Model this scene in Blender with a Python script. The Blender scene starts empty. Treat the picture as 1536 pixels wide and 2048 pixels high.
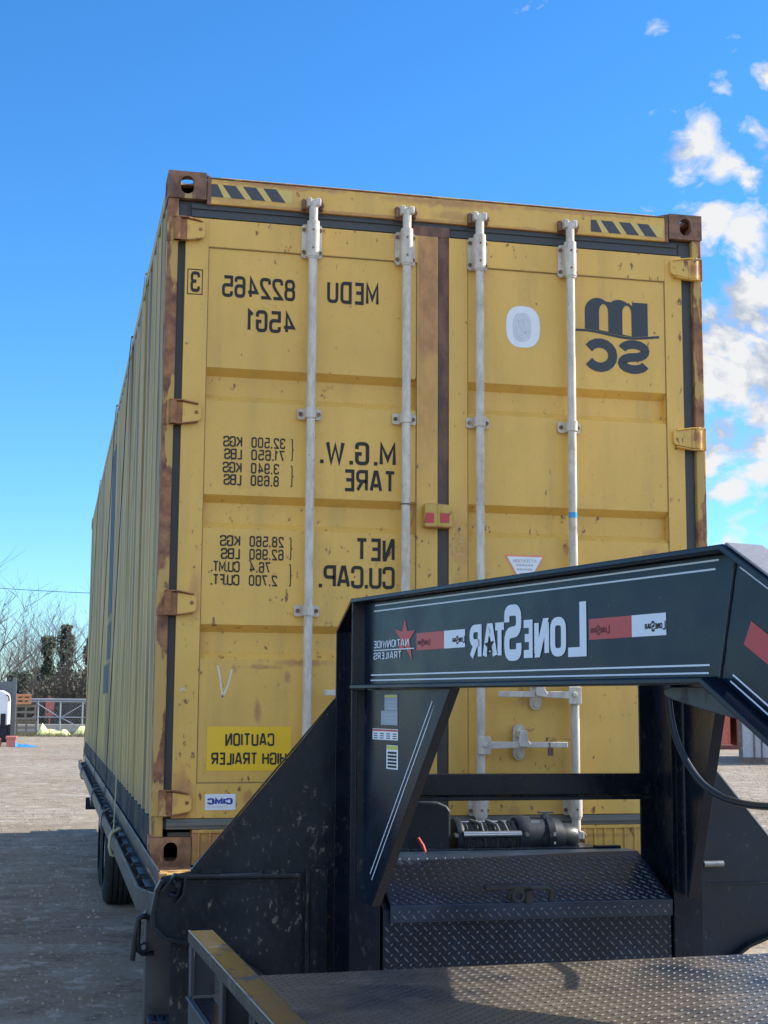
import bpy, bmesh, math, random
from mathutils import Vector, Matrix
R = math.radians
random.seed(7)
S = bpy.context.scene
COL = S.collection

# ------------------------------------------------------------------ camera
CAM = Vector((-1.626, -5.935, 1.552)); YAW, PIT, ROL = R(12.842), R(7.601), R(.3885)
FW = Vector((math.sin(YAW)*math.cos(PIT), math.cos(YAW)*math.cos(PIT), math.sin(PIT)))
RT = Vector((math.cos(YAW), -math.sin(YAW), 0)); UP = RT.cross(FW)
R2 = RT*math.cos(ROL)+UP*math.sin(ROL); U2 = UP*math.cos(ROL)-RT*math.sin(ROL)
cd = bpy.data.cameras.new('camera'); cam = bpy.data.objects.new('camera', cd); COL.objects.link(cam)
m3 = Matrix((R2, U2, -FW)).transposed(); cam.matrix_world = Matrix.Translation(CAM) @ m3.to_4x4()
cd.sensor_fit = 'VERTICAL'; cd.sensor_height = 24; cd.lens = 24*2878/2048
cd.clip_start = .05; cd.clip_end = 3000
S.camera = cam
def ray(px, py): return FW+R2*((px-768)/2878)-U2*((py-1024)/2878)
def at(px, D, z=0.0):
    """ground-plan point seen in column px at distance D"""
    d = ray(px, 1408); d.z = 0; d = d*(D/d.dot(Vector((math.sin(YAW), math.cos(YAW), 0))))
    return Vector((CAM.x+d.x, CAM.y+d.y, z))

# ------------------------------------------------------------------ light
SUN_AZ = R(87)      # compass angle from +y towards +x
SUN_EL = R(33)
sd = bpy.data.lights.new('sun', 'SUN'); sun = bpy.data.objects.new('sun', sd); COL.objects.link(sun)
sd.energy = 4.7; sd.angle = R(.53); sd.color = (1, .93, .80)
sv = Vector((math.sin(SUN_AZ)*math.cos(SUN_EL), math.cos(SUN_AZ)*math.cos(SUN_EL), math.sin(SUN_EL)))
sun.rotation_euler = sv.to_track_quat('Z', 'Y').to_euler(); sun.location = (20, 0, 30)
S.view_settings.view_transform = 'Standard'; S.view_settings.look = 'None'
S.view_settings.exposure = 0.88; S.view_settings.gamma = 1

W = bpy.data.worlds.new('World'); S.world = W; W.use_nodes = True
def world():
    nt = W.node_tree; N = nt.nodes; L = nt.links; N.clear()
    def nd(t, **k):
        n = N.new(t)
        for a, b in k.items(): setattr(n, a, b)
        return n
    def mth(op, a, b=None, c=None, clamp=False):
        n = nd('ShaderNodeMath', operation=op, use_clamp=clamp)
        for i, v in enumerate((a, b, c)):
            if v is None: continue
            if isinstance(v, (int, float)): n.inputs[i].default_value = v
            else: L.new(v, n.inputs[i])
        return n.outputs[0]
    out = nd('ShaderNodeOutputWorld'); bg = nd('ShaderNodeBackground'); bg.inputs[1].default_value = .1
    sky = nd('ShaderNodeTexSky', sky_type='NISHITA', sun_disc=False)
    sky.sun_elevation = SUN_EL; sky.sun_rotation = SUN_AZ
    sky.altitude = 0; sky.air_density = 1.0; sky.dust_density = .15; sky.ozone_density = 2.0
    tint = nd('ShaderNodeMix', data_type='RGBA', blend_type='MULTIPLY'); tint.inputs[0].default_value = 1
    L.new(sky.outputs[0], tint.inputs[6]); tint.inputs[7].default_value = SKYT
    hs = nd('ShaderNodeHueSaturation'); hs.inputs['Saturation'].default_value = 1.12; hs.inputs['Value'].default_value = 1
    L.new(tint.outputs[2], hs.inputs['Color'])
    tc = nd('ShaderNodeTexCoord')
    dirv = tc.outputs['Generated']
    # warped lookup so the cloud edges curl
    wn = nd('ShaderNodeTexNoise'); wn.inputs['Scale'].default_value = 9; wn.inputs['Detail'].default_value = 4
    L.new(dirv, wn.inputs['Vector'])
    vs = nd('ShaderNodeVectorMath', operation='SCALE'); L.new(wn.outputs['Color'], vs.inputs[0]); vs.inputs['Scale'].default_value = .06
    va = nd('ShaderNodeVectorMath', operation='ADD'); L.new(dirv, va.inputs[0]); L.new(vs.outputs[0], va.inputs[1])
    st = nd('ShaderNodeVectorMath', operation='MULTIPLY'); L.new(va.outputs[0], st.inputs[0]); st.inputs[1].default_value = (1, 1, 1.5)
    n1 = nd('ShaderNodeTexNoise'); n1.inputs['Scale'].default_value = 27; n1.inputs['Detail'].default_value = 12; n1.inputs['Roughness'].default_value = .6
    L.new(st.outputs[0], n1.inputs['Vector'])
    n2 = nd('ShaderNodeTexNoise'); n2.inputs['Scale'].default_value = 3.2; n2.inputs['Detail'].default_value = 3
    L.new(st.outputs[0], n2.inputs['Vector'])
    mask = None
    for (px, py, r, s) in CLOUDS:
        c = ray(px, py).normalized()
        # shift the target by the mean warp
        dt = nd('ShaderNodeVectorMath', operation='DISTANCE'); L.new(va.outputs[0], dt.inputs[0])
        dt.inputs[1].default_value = (c.x+.03, c.y+.03, c.z+.03)
        v = mth('MULTIPLY_ADD', dt.outputs['Value'], -s/(r/2878), s)
        v = mth('MAXIMUM', v, -1.0)
        mask = v if mask is None else mth('SMOOTH_MAX', mask, v, .12)
    # broken cloud everywhere to the right and, added to light the door, behind, kept clear of the left part of the view
    sx = nd('ShaderNodeSeparateXYZ'); L.new(dirv, sx.inputs[0])
    a = mth('MULTIPLY_ADD', sx.outputs[0], 1.3, -.95)          # towards +x
    b = mth('MULTIPLY_ADD', sx.outputs[1], -1.6, .25)          # added cover behind the camera
    g = mth('MAXIMUM', a, b); g = mth('MINIMUM', g, .55)
    g = mth('ADD', g, mth('MULTIPLY_ADD', n2.outputs['Fac'], 2.4, -1.45))
    mask = mth('MAXIMUM', mask, g)
    dens = mth('ADD', mask, mth('MULTIPLY_ADD', n1.outputs['Fac'], 4.2, -2.25))
    al = mth('MULTIPLY', dens, 1.25, clamp=True)
    al = mth('SMOOTH_MIN', al, 1.0, .1, clamp=True)
    up = mth('MULTIPLY_ADD', sx.outputs[2], 30, .2, clamp=True)
    al = mth('MULTIPLY', al, up)
    # cloud brightness: a second, offset sample gives bright rims and greyer hearts
    of = nd('ShaderNodeVectorMath', operation='ADD'); L.new(st.outputs[0], of.inputs[0]); of.inputs[1].default_value = (.012, 0, .02)
    n3 = nd('ShaderNodeTexNoise'); n3.inputs['Scale'].default_value = 21; n3.inputs['Detail'].default_value = 8
    L.new(of.outputs[0], n3.inputs['Vector'])
    sh = mth('SUBTRACT', n1.outputs['Fac'], n3.outputs['Fac'])
    sh = mth('MULTIPLY_ADD', sh, 6.0, .62, clamp=True)
    cr = nd('ShaderNodeMix', data_type='RGBA'); L.new(sh, cr.inputs[0])
    cr.inputs[6].default_value = (CLB*.55, CLB*.62, CLB*.74, 1); cr.inputs[7].default_value = (CLB, CLB, CLB*1.0, 1)
    bk = mth('MULTIPLY_ADD', sx.outputs[1], -1.5, .2, clamp=True); bk = mth('MULTIPLY_ADD', bk, 2.1, 1.0)  # unseen clouds behind the camera brightened to lift the shaded door
    cb = nd('ShaderNodeVectorMath', operation='SCALE'); L.new(cr.outputs[2], cb.inputs[0]); L.new(bk, cb.inputs['Scale'])
    mx = nd('ShaderNodeMix', data_type='RGBA'); L.new(al, mx.inputs[0]); L.new(hs.outputs[0], mx.inputs[6]); L.new(cb.outputs[0], mx.inputs[7])
    L.new(mx.outputs[2], bg.inputs[0]); L.new(bg.outputs[0], out.inputs[0])
SKYT = (.70, 1.0, 1.32, 1)
CLB = 4.9
CLOUDS = [  # photo column, row, radius, strength
    (1385, 305, 52, 1.2), (1440, 330, 50, 1.1), (1490, 362, 34, .9), (1330, 222, 20, .6), (1362, 215, 24, .6), (1395, 240, 26, .6), (1358, 88, 24, .6), (1455, 188, 32, .6), (1520, 292, 42, 1.0), (1545, 168, 34, 1.0),
    (1415, 450, 66, 1.5), (1480, 480, 60, 1.2), (1510, 520, 36, .9), (1290, 415, 22, .7), (1245, 425, 16, .7),
    (1500, 620, 114, 1.6), (1430, 690, 97, 1.6), (1410, 770, 85, 1.5), (1400, 900, 57, 1.1), (1520, 560, 57, 1.1), (1445, 765, 103, 1.5), (1540, 740, 125, 1.4), (1430, 860, 80, 1.2), (1520, 880, 85, 1.1), (1440, 985, 50, 1.0), (1530, 1030, 57, 1.0), (1460, 1062, 46, .8), (1420, 640, 55, 1.2), (1420, 800, 68, 1.2), (1500, 820, 80, 1.3), (1500, 950, 46, .8)]
world()

# ------------------------------------------------------------------ object helpers
def tag(o, label=None, cat=None, group=None, kind=None):
    if label: o['label'] = label
    if cat: o['category'] = cat
    if group: o['group'] = group
    if kind: o['kind'] = kind
    return o
def empty(name, loc, label, cat, group=None):
    o = bpy.data.objects.new(name, None); COL.objects.link(o); o.location = loc; o.empty_display_size = .1
    return tag(o, label, cat, group)
def origin(p):
    v = Vector((0, 0, 0))
    while p is not None: v += p.location; p = p.parent
    return v
class MB:
    def __init__(s, tf=None): s.v = []; s.f = []; s.m = []; s.tf = tf; s.mi = 0
    def add(s, vs, fs):
        b = len(s.v)
        for p in vs:
            p = Vector(p); s.v.append(s.tf(p) if s.tf else p)
        for f in fs: s.f.append([b+i for i in f]); s.m.append(s.mi)
        return s
    def box(s, x0, x1, y0, y1, z0, z1):
        return s.add([(x0,y0,z0),(x1,y0,z0),(x1,y1,z0),(x0,y1,z0),(x0,y0,z1),(x1,y0,z1),(x1,y1,z1),(x0,y1,z1)],
                     [(0,3,2,1),(4,5,6,7),(0,1,5,4),(1,2,6,5),(2,3,7,6),(3,0,4,7)])
    def prism(s, poly, a0, a1, ax='y'):
        """poly of 2-D points extruded from a0 to a1 along ax; the two given coordinates keep their order"""
        def P(u, v, a): return {'x': (a, u, v), 'y': (u, a, v), 'z': (u, v, a)}[ax]
        n = len(poly)
        vs = [P(u, v, a0) for u, v in poly]+[P(u, v, a1) for u, v in poly]
        fs = [tuple(range(n)), tuple(range(2*n-1, n-1, -1))]+[(i, i+n, (i+1) % n+n, (i+1) % n) for i in range(n)]
        return s.add(vs, fs)
    def strip(s, path, th, a0, a1, ax='y'):
        """2-D polyline thickened to th and extruded"""
        n = len(path); off = []
        for i in range(n):
            p = Vector(path[i]); d1 = (p-Vector(path[i-1])).normalized() if i else None
            d2 = (Vector(path[i+1])-p).normalized() if i < n-1 else None
            if d1 is None: d1 = d2
            if d2 is None: d2 = d1
            n1 = Vector((-d1.y, d1.x)); n2 = Vector((-d2.y, d2.x)); m = (n1+n2).normalized()
            off.append(p+m*(th/max(.3, m.dot(n1))))
        for i in range(n-1):
            s.prism([tuple(path[i]), tuple(path[i+1]), tuple(off[i+1]), tuple(off[i])], a0, a1, ax)
        return s
    def tube(s, pts, r, n=8, closed=False, cap=True):
        pts = [Vector(p) for p in pts]; k = len(pts); b = []
        rr = r if isinstance(r, (list, tuple)) else [r]*k
        prev = None
        for i, p in enumerate(pts):
            if closed: d = pts[(i+1) % k]-pts[i-1]
            else: d = pts[min(i+1, k-1)]-pts[max(i-1, 0)]
            d.normalize()
            if prev is None:
                a = Vector((0, 0, 1)) if abs(d.z) < .9 else Vector((1, 0, 0)); u = d.cross(a).normalized()
            else:
                u = prev-d*prev.dot(d)
                u = u.normalized() if u.length > 1e-6 else d.orthogonal().normalized()
            prev = u; w = d.cross(u)
            for j in range(n):
                t = 2*math.pi*j/n; b.append(p+(u*math.cos(t)+w*math.sin(t))*rr[i])
        fs = []
        for i in range(k if closed else k-1):
            for j in range(n):
                q = (i+1) % k
                fs.append((i*n+j, i*n+(j+1) % n, q*n+(j+1) % n, q*n+j))
        if cap and not closed: fs += [tuple(range(n))[::-1], tuple(range((k-1)*n, k*n))]
        return s.add(b, fs)
    def cyl(s, p0, p1, r, n=16): return s.tube([p0, p1], r, n)
    def lathe(s, prof, c, ax='x', n=32, arc=1.0):
        """prof: (offset along axis, radius)"""
        c = Vector(c); vs = []; fs = []; k = len(prof)
        for j in range(n):
            t = 2*math.pi*arc*j/n
            for a, r in prof:
                u, w = r*math.cos(t), r*math.sin(t)
                vs.append(c+Vector({'x': (a, u, w), 'y': (u, a, w), 'z': (u, w, a)}[ax]))
        for j in range(n):
            for i in range(k-1):
                q = (j+1) % n
                fs.append((j*k+i, j*k+i+1, q*k+i+1, q*k+i))
        return s.add(vs, fs)
    def build(s, name, mats, parent=None, smooth=False, bevel=0, label=None, seg=2):
        me = bpy.data.meshes.new(name); o0 = origin(parent)
        me.from_pydata([tuple(p-o0) for p in s.v], [], s.f); me.update()
        bm = bmesh.new(); bm.from_mesh(me); bmesh.ops.recalc_face_normals(bm, faces=bm.faces); bm.to_mesh(me); bm.free()
        if not isinstance(mats, (list, tuple)): mats = [mats]
        for m in mats: me.materials.append(m)
        for p, mi in zip(me.polygons, s.m): p.material_index = min(mi, len(mats)-1)
        o = bpy.data.objects.new(name, me); COL.objects.link(o)
        if parent: o.parent = parent
        if label: o['label'] = label
        if smooth:
            for p in me.polygons: p.use_smooth = True
            md = o.modifiers.new('split', 'EDGE_SPLIT'); md.split_angle = R(40)
        if bevel:
            b = o.modifiers.new('bevel', 'BEVEL'); b.width = bevel; b.segments = seg; b.limit_method = 'ANGLE'; b.angle_limit = R(40)
        return o
def fill2d(outer, holes=(), thick=0.0):
    """filled 2-D outline with holes -> (verts, faces), optionally thick"""
    cu = bpy.data.curves.new('tmp', 'CURVE'); cu.dimensions = '2D'; cu.fill_mode = 'BOTH'; cu.extrude = thick/2
    for lp in [outer]+list(holes):
        sp = cu.splines.new('POLY'); sp.points.add(len(lp)-1); sp.use_cyclic_u = True
        for i, (x, y) in enumerate(lp): sp.points[i].co = (x, y, 0, 1)
    ob = bpy.data.objects.new('tmp', cu); me = bpy.data.meshes.new_from_object(ob)
    v = [tuple(q.co) for q in me.vertices]; f = [tuple(p.vertices) for p in me.polygons]
    bpy.data.objects.remove(ob); bpy.data.curves.remove(cu); bpy.data.meshes.remove(me)
    return v, f
def stadium(cx, cy, w, h, n=8):
    r = min(w, h)/2; pts = []
    for k, (sx, sy) in enumerate(((1, 1), (-1, 1), (-1, -1), (1, -1))):
        ox, oy = sx*(w/2-r), sy*(h/2-r)
        for i in range(n+1):
            t = math.pi/2*(k+i/n); pts.append((cx+ox+r*math.cos(t), cy+oy+r*math.sin(t)))
    return pts

# ------------------------------------------------------------------ materials
class MT:
    def __init__(s, name):
        s.m = bpy.data.materials.new(name); s.m.use_nodes = True; s.N = s.m.node_tree.nodes; s.L = s.m.node_tree.links
        s.b = s.N['Principled BSDF']; s.tc = s.N.new('ShaderNodeTexCoord').outputs['Object']
    def n(s, t, **k):
        q = s.N.new(t)
        for a, b in k.items(): setattr(q, a, b)
        return q
    def noise(s, scale, detail=6, rough=.6, stretch=None, off=0, dist=0):
        v = s.tc
        if stretch or off:
            mp = s.n('ShaderNodeMapping'); s.L.new(v, mp.inputs[0]); mp.inputs['Scale'].default_value = stretch or (1, 1, 1)
            mp.inputs['Location'].default_value = (off, off*.7, off*1.3); v = mp.outputs[0]
        q = s.n('ShaderNodeTexNoise'); q.inputs['Scale'].default_value = scale; q.inputs['Detail'].default_value = detail
        q.inputs['Roughness'].default_value = rough; q.inputs['Distortion'].default_value = dist
        s.L.new(v, q.inputs['Vector']); return q.outputs['Fac']
    def ramp(s, f, a, b, v0=0.0, v1=1.0):
        q = s.n('ShaderNodeMapRange'); q.interpolation_type = 'SMOOTHSTEP'; s.L.new(f, q.inputs[0])
        for i, v in enumerate((a, b, v0, v1)): q.inputs[i+1].default_value = v
        return q.outputs[0]
    def math(s, op, a, b=None, clamp=False):
        q = s.n('ShaderNodeMath', operation=op, use_clamp=clamp)
        for i, v in enumerate((a, b)):
            if v is None: continue
            if isinstance(v, (int, float)): q.inputs[i].default_value = v
            else: s.L.new(v, q.inputs[i])
        return q.outputs[0]
    def mix(s, f, a, b):
        q = s.n('ShaderNodeMix', data_type='RGBA')
        for i, v in ((0, f), (6, a), (7, b)):
            if isinstance(v, (int, float)): q.inputs[i].default_value = v
            elif isinstance(v, tuple): q.inputs[i].default_value = (*v, 1)
            else: s.L.new(v, q.inputs[i])
        return q.outputs[2]
    def xyz(s):
        q = s.n('ShaderNodeSeparateXYZ'); s.L.new(s.tc, q.inputs[0]); return q.outputs
    def set(s, **k):
        for a, v in k.items():
            i = s.b.inputs[a.replace('_', ' ')]
            if isinstance(v, tuple): v = (*v, 1) if len(v) == 3 else v
            if isinstance(v, (int, float, tuple)): i.default_value = v
            else: s.L.new(v, i)
        return s
    def bump(s, h, dist=.01, strength=1):
        q = s.n('ShaderNodeBump'); q.inputs['Distance'].default_value = dist; q.inputs['Strength'].default_value = strength
        s.L.new(h, q.inputs['Height']); s.L.new(q.outputs[0], s.b.inputs['Normal']); return s
RUST = (.13, .055, .025); RUST2 = (.30, .13, .055)
def m_plain(name, col, rough=.5, metal=0.0, var=.12, scale=30):
    t = MT(name); f = t.noise(scale)
    t.set(Base_Color=t.mix(f, tuple(c*(1-var) for c in col), tuple(min(1, c*(1+var)) for c in col)), Roughness=t.ramp(f, 0, 1, rough*.85, min(1, rough*1.15)), Metallic=metal)
    return t.m
def m_yellow(name, base=(.74, .445, .095), rust=.3, dirt=.25, spots=(), strips=(), fleck=(.665, .71), low=0.0):
    t = MT(name)
    big = t.noise(1.3, 5); fine = t.noise(60, 3); st = t.noise(9, 5, stretch=(1, 1, .12), off=3)
    col = t.mix(t.ramp(big, .3, .7), tuple(c*.92 for c in base), tuple(c*1.08 for c in base))
    col = t.mix(t.math('MULTIPLY', t.ramp(st, .45, .8), dirt), col, (.20, .15, .075))
    col = t.mix(t.math('MULTIPLY', t.ramp(fine, .5, .8), .25), col, tuple(c*.75 for c in base))
    # small rust flecks, each with a faint halo
    fl = t.noise(34, 4, .6, off=11, stretch=(1, 1, .55)); reg = t.noise(1.1, 2, off=5)
    sc = t.math('ADD', fl, t.math('MULTIPLY', t.math('SUBTRACT', reg, .5), .22*rust*3))
    if low: sc = t.math('ADD', sc, t.ramp(t.math('ADD', t.xyz()[2], t.math('MULTIPLY', reg, -.6)), 0, 1.2, low, 0))
    col = t.mix(t.ramp(sc, fleck[0], fleck[1], 0, .9), col, RUST)
    col = t.mix(t.ramp(sc, fleck[0]-.04, fleck[0]+.01, 0, .28), col, RUST2)
    rm = None
    if spots or strips:
        x, y, z = t.xyz(); wob = t.noise(22, 6, off=2, stretch=(1, 1, .5))
        wv = t.math('MULTIPLY', t.math('SUBTRACT', wob, .5), 2.6)
        for (sx, sz, rx, rz, k) in spots:
            a = t.math('DIVIDE', t.math('SUBTRACT', x, sx), rx); b = t.math('DIVIDE', t.math('SUBTRACT', z, sz), rz)
            d = t.math('SQRT', t.math('ADD', t.math('MULTIPLY', a, a), t.math('MULTIPLY', b, b)))
            v = t.math('MULTIPLY', t.ramp(t.math('ADD', d, wv), .2, 1.15, 1, 0), k)
            rm = v if rm is None else t.math('MAXIMUM', rm, v)
        for (x0, x1, z0, z1, soft, k) in strips:
            v = t.math('MULTIPLY', t.math('MULTIPLY', t.ramp(x, x0-.004, x0+.004), t.ramp(x, x1-.004, x1+.004, 1, 0)),
                       t.math('MULTIPLY', t.ramp(t.math('ADD', z, t.math('MULTIPLY', wv, .05)), z0-soft, z0+soft), t.ramp(z, z1-.005, z1+.005, 1, 0)))
            v = t.math('MULTIPLY', v, k); rm = v if rm is None else t.math('MAXIMUM', rm, v)
        col = t.mix(rm, col, t.mix(t.ramp(wob, .35, .65), (.52, .25, .095), (.34, .155, .06)))
    t.set(Base_Color=col, Roughness=t.ramp(fine, .3, .7, .40, .58)); t.bump(t.math('ADD', t.math('MULTIPLY', t.noise(35, 4), .10), t.noise(2.6, 2, off=17)), .014, .55)
    return t.m
def m_rust(name, light=(.31, .165, .095), dark=(.11, .058, .042), paint=(.42, .30, .12), amt=.12):
    t = MT(name); a = t.noise(14, 8, .65); b = t.noise(7, 5, stretch=(1, 1, .35), off=4)
    c = t.mix(t.ramp(a, .3, .7), dark, light); c = t.mix(t.ramp(b, .70-amt, .74-amt), c, paint)
    t.set(Base_Color=c, Roughness=.8); t.bump(a, .003, .7); return t.m
def m_black(name, base=(.008, .011, .018), mud=.0, rough=.26, spec=.5, tint=None, muds=14):
    t = MT(name); f = t.noise(5, 5); d = t.noise(70, 2)
    c = t.mix(t.ramp(f, .35, .7), base, tuple(v*1.7 for v in base))
    r = t.ramp(f, .3, .75, rough*.8, rough*1.35)
    if mud > 0:
        sm = t.noise(muds, 8, .7, stretch=(1, 1, .5), off=6, dist=.4); s2 = t.noise(3.1, 4, off=9)
        v = t.math('ADD', sm, t.math('MULTIPLY', t.math('SUBTRACT', s2, .5), .30))
        c = t.mix(t.ramp(v, .40, .64, 0, mud*.12), c, (.045, .047, .045)); c = t.mix(t.math('MINIMUM', t.ramp(v, .595, .70, 0, mud), 1.0), c, (.14, .135, .115))
        r = t.math('MAXIMUM', r, t.ramp(v, .5, .68, 0, .75))
    ch = t.noise(60, 3, .6, off=14, stretch=(1, 1, .4)); c = t.mix(t.ramp(ch, .72, .75, 0, .5), c, (.12, .11, .10))
    t.set(Base_Color=c, Roughness=r, Specular_IOR_Level=spec); t.bump(d, .0006, .4); return t.m
def m_deck(name):
    t = MT(name); x, y, z = t.xyz(); f = t.noise(2.6, 7, .65); g = t.noise(55, 4, stretch=(1, 2.4, 1)); k = t.noise(9, 7, .7, off=5, stretch=(1, 2, 1))
    # the middle of the bed is worn and dirty, its right side keeps the black paint
    dm = t.math('ADD', f, t.ramp(x, 1.0, 2.1, .10, -.22)); dm = t.ramp(dm, .42, .62)
    c = t.mix(dm, (.014, .022, .036), (.125, .098, .070)); c = t.mix(t.math('MULTIPLY', t.ramp(k, .50, .68), t.math('MULTIPLY', dm, .8)), c, (.23, .175, .125))
    c = t.mix(t.ramp(g, .64, .75, 0, .4), c, (.20, .18, .16))
    t.set(Base_Color=c, Roughness=t.ramp(k, .3, .75, .34, .58), Metallic=.3, Specular_IOR_Level=.5); t.bump(g, .0012, .6); return t.m
def m_bar(name):
    t = MT(name); a = t.noise(30, 6, .7, stretch=(1, 1, .3)); b = t.noise(5, 5, off=3)
    c = t.mix(t.ramp(a, .3, .75), (.70, .64, .54), (.44, .385, .31)); c = t.mix(t.ramp(b, .56, .70, 0, .55), c, (.38, .27, .17)); c = t.mix(t.ramp(t.noise(45, 5, .7, off=8), .62, .70, 0, .7), c, (.16, .09, .05))
    t.set(Base_Color=c, Roughness=.62); t.bump(a, .001, .5); return t.m
def m_ground(name):
    t = MT(name); A = t.noise(.12, 5); B = t.noise(1.1, 7, .65, off=3); Cn = t.noise(9, 9, .8, off=7); Dn = t.noise(.7, 6, .65, stretch=(.3, 1, 1), off=21, dist=1.2); F = t.noise(3.2, 6, .75, off=31)
    c = t.mix(t.ramp(A, .35, .65), (.27, .212, .150), (.325, .272, .200))
    c = t.mix(t.ramp(B, .45, .70, 0, .6), c, (.40, .36, .30)); c = t.mix(t.ramp(Dn, .52, .64, 0, .55), c, (.20, .145, .10))
    c = t.mix(t.ramp(F, .54, .62, 0, .7), c, (.15, .115, .085)); c = t.mix(t.ramp(F, .45, .38, 0, .7), c, (.52, .46, .38))
    c = t.mix(t.ramp(Cn, .55, .66, 0, .7), c, (.12, .095, .07)); c = t.mix(t.ramp(Cn, .44, .34, 0, .6), c, (.55, .50, .42))
    st = None
    for sc, rr_, k in ((38, .26, .5), (11, .16, .7)):
        v = t.n('ShaderNodeTexVoronoi'); v.inputs['Scale'].default_value = sc; t.L.new(t.tc, v.inputs['Vector'])
        q = t.math('MULTIPLY', t.ramp(v.outputs['Distance'], rr_*.5, rr_, 1, 0), t.ramp(v.outputs['Color'], .55, .6)); q = t.math('MULTIPLY', q, k)
        st = q if st is None else t.math('MAXIMUM', st, q)
    c = t.mix(st, c, (.50, .47, .42))
    h = t.math('ADD', t.math('MULTIPLY', Dn, 1.6), t.math('ADD', B, t.math('ADD', t.math('MULTIPLY', Cn, .5), t.math('ADD', t.math('MULTIPLY', F, .7), t.math('MULTIPLY', st, .25)))))
    t.set(Base_Color=c, Roughness=.95, Specular_IOR_Level=.2); t.bump(h, .03, .9); return t.m
CONT_SPOTS = [(-.62, -.03+.85, .16, .02, .75), (-.78, .80, .10, .012, .8), (-.80, .62, .018, .06, .9), (-.68, .76, .016, .03, .9), (-.90, .79, .012, .02, .7),
              (-.83, .27, .03, .05, .8), (.34, .70, .02, .06, .8), (-1.1, .27, .05, .16, .8), (-1.07, 1.1, .03, .12, .55), (-1.1, .17, .07, .05, .8),
              (.95, 1.32, .05, .03, .7), (.06, 1.33, .06, .12, .45), (.05, 1.15, .05, .12, .4), (.62, .77, .03, .03, .7), (.55, 1.33, .02, .03, .8),
              (.30, .20, .03, .03, .5), (.8, .30, .03, .03, .7), (.98, .26, .02, .03, .7), (.48, .50, .02, .02, .7), (.17, .44, .03, .02, .5), (.9, .55, .02, .04, .6)]
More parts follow.
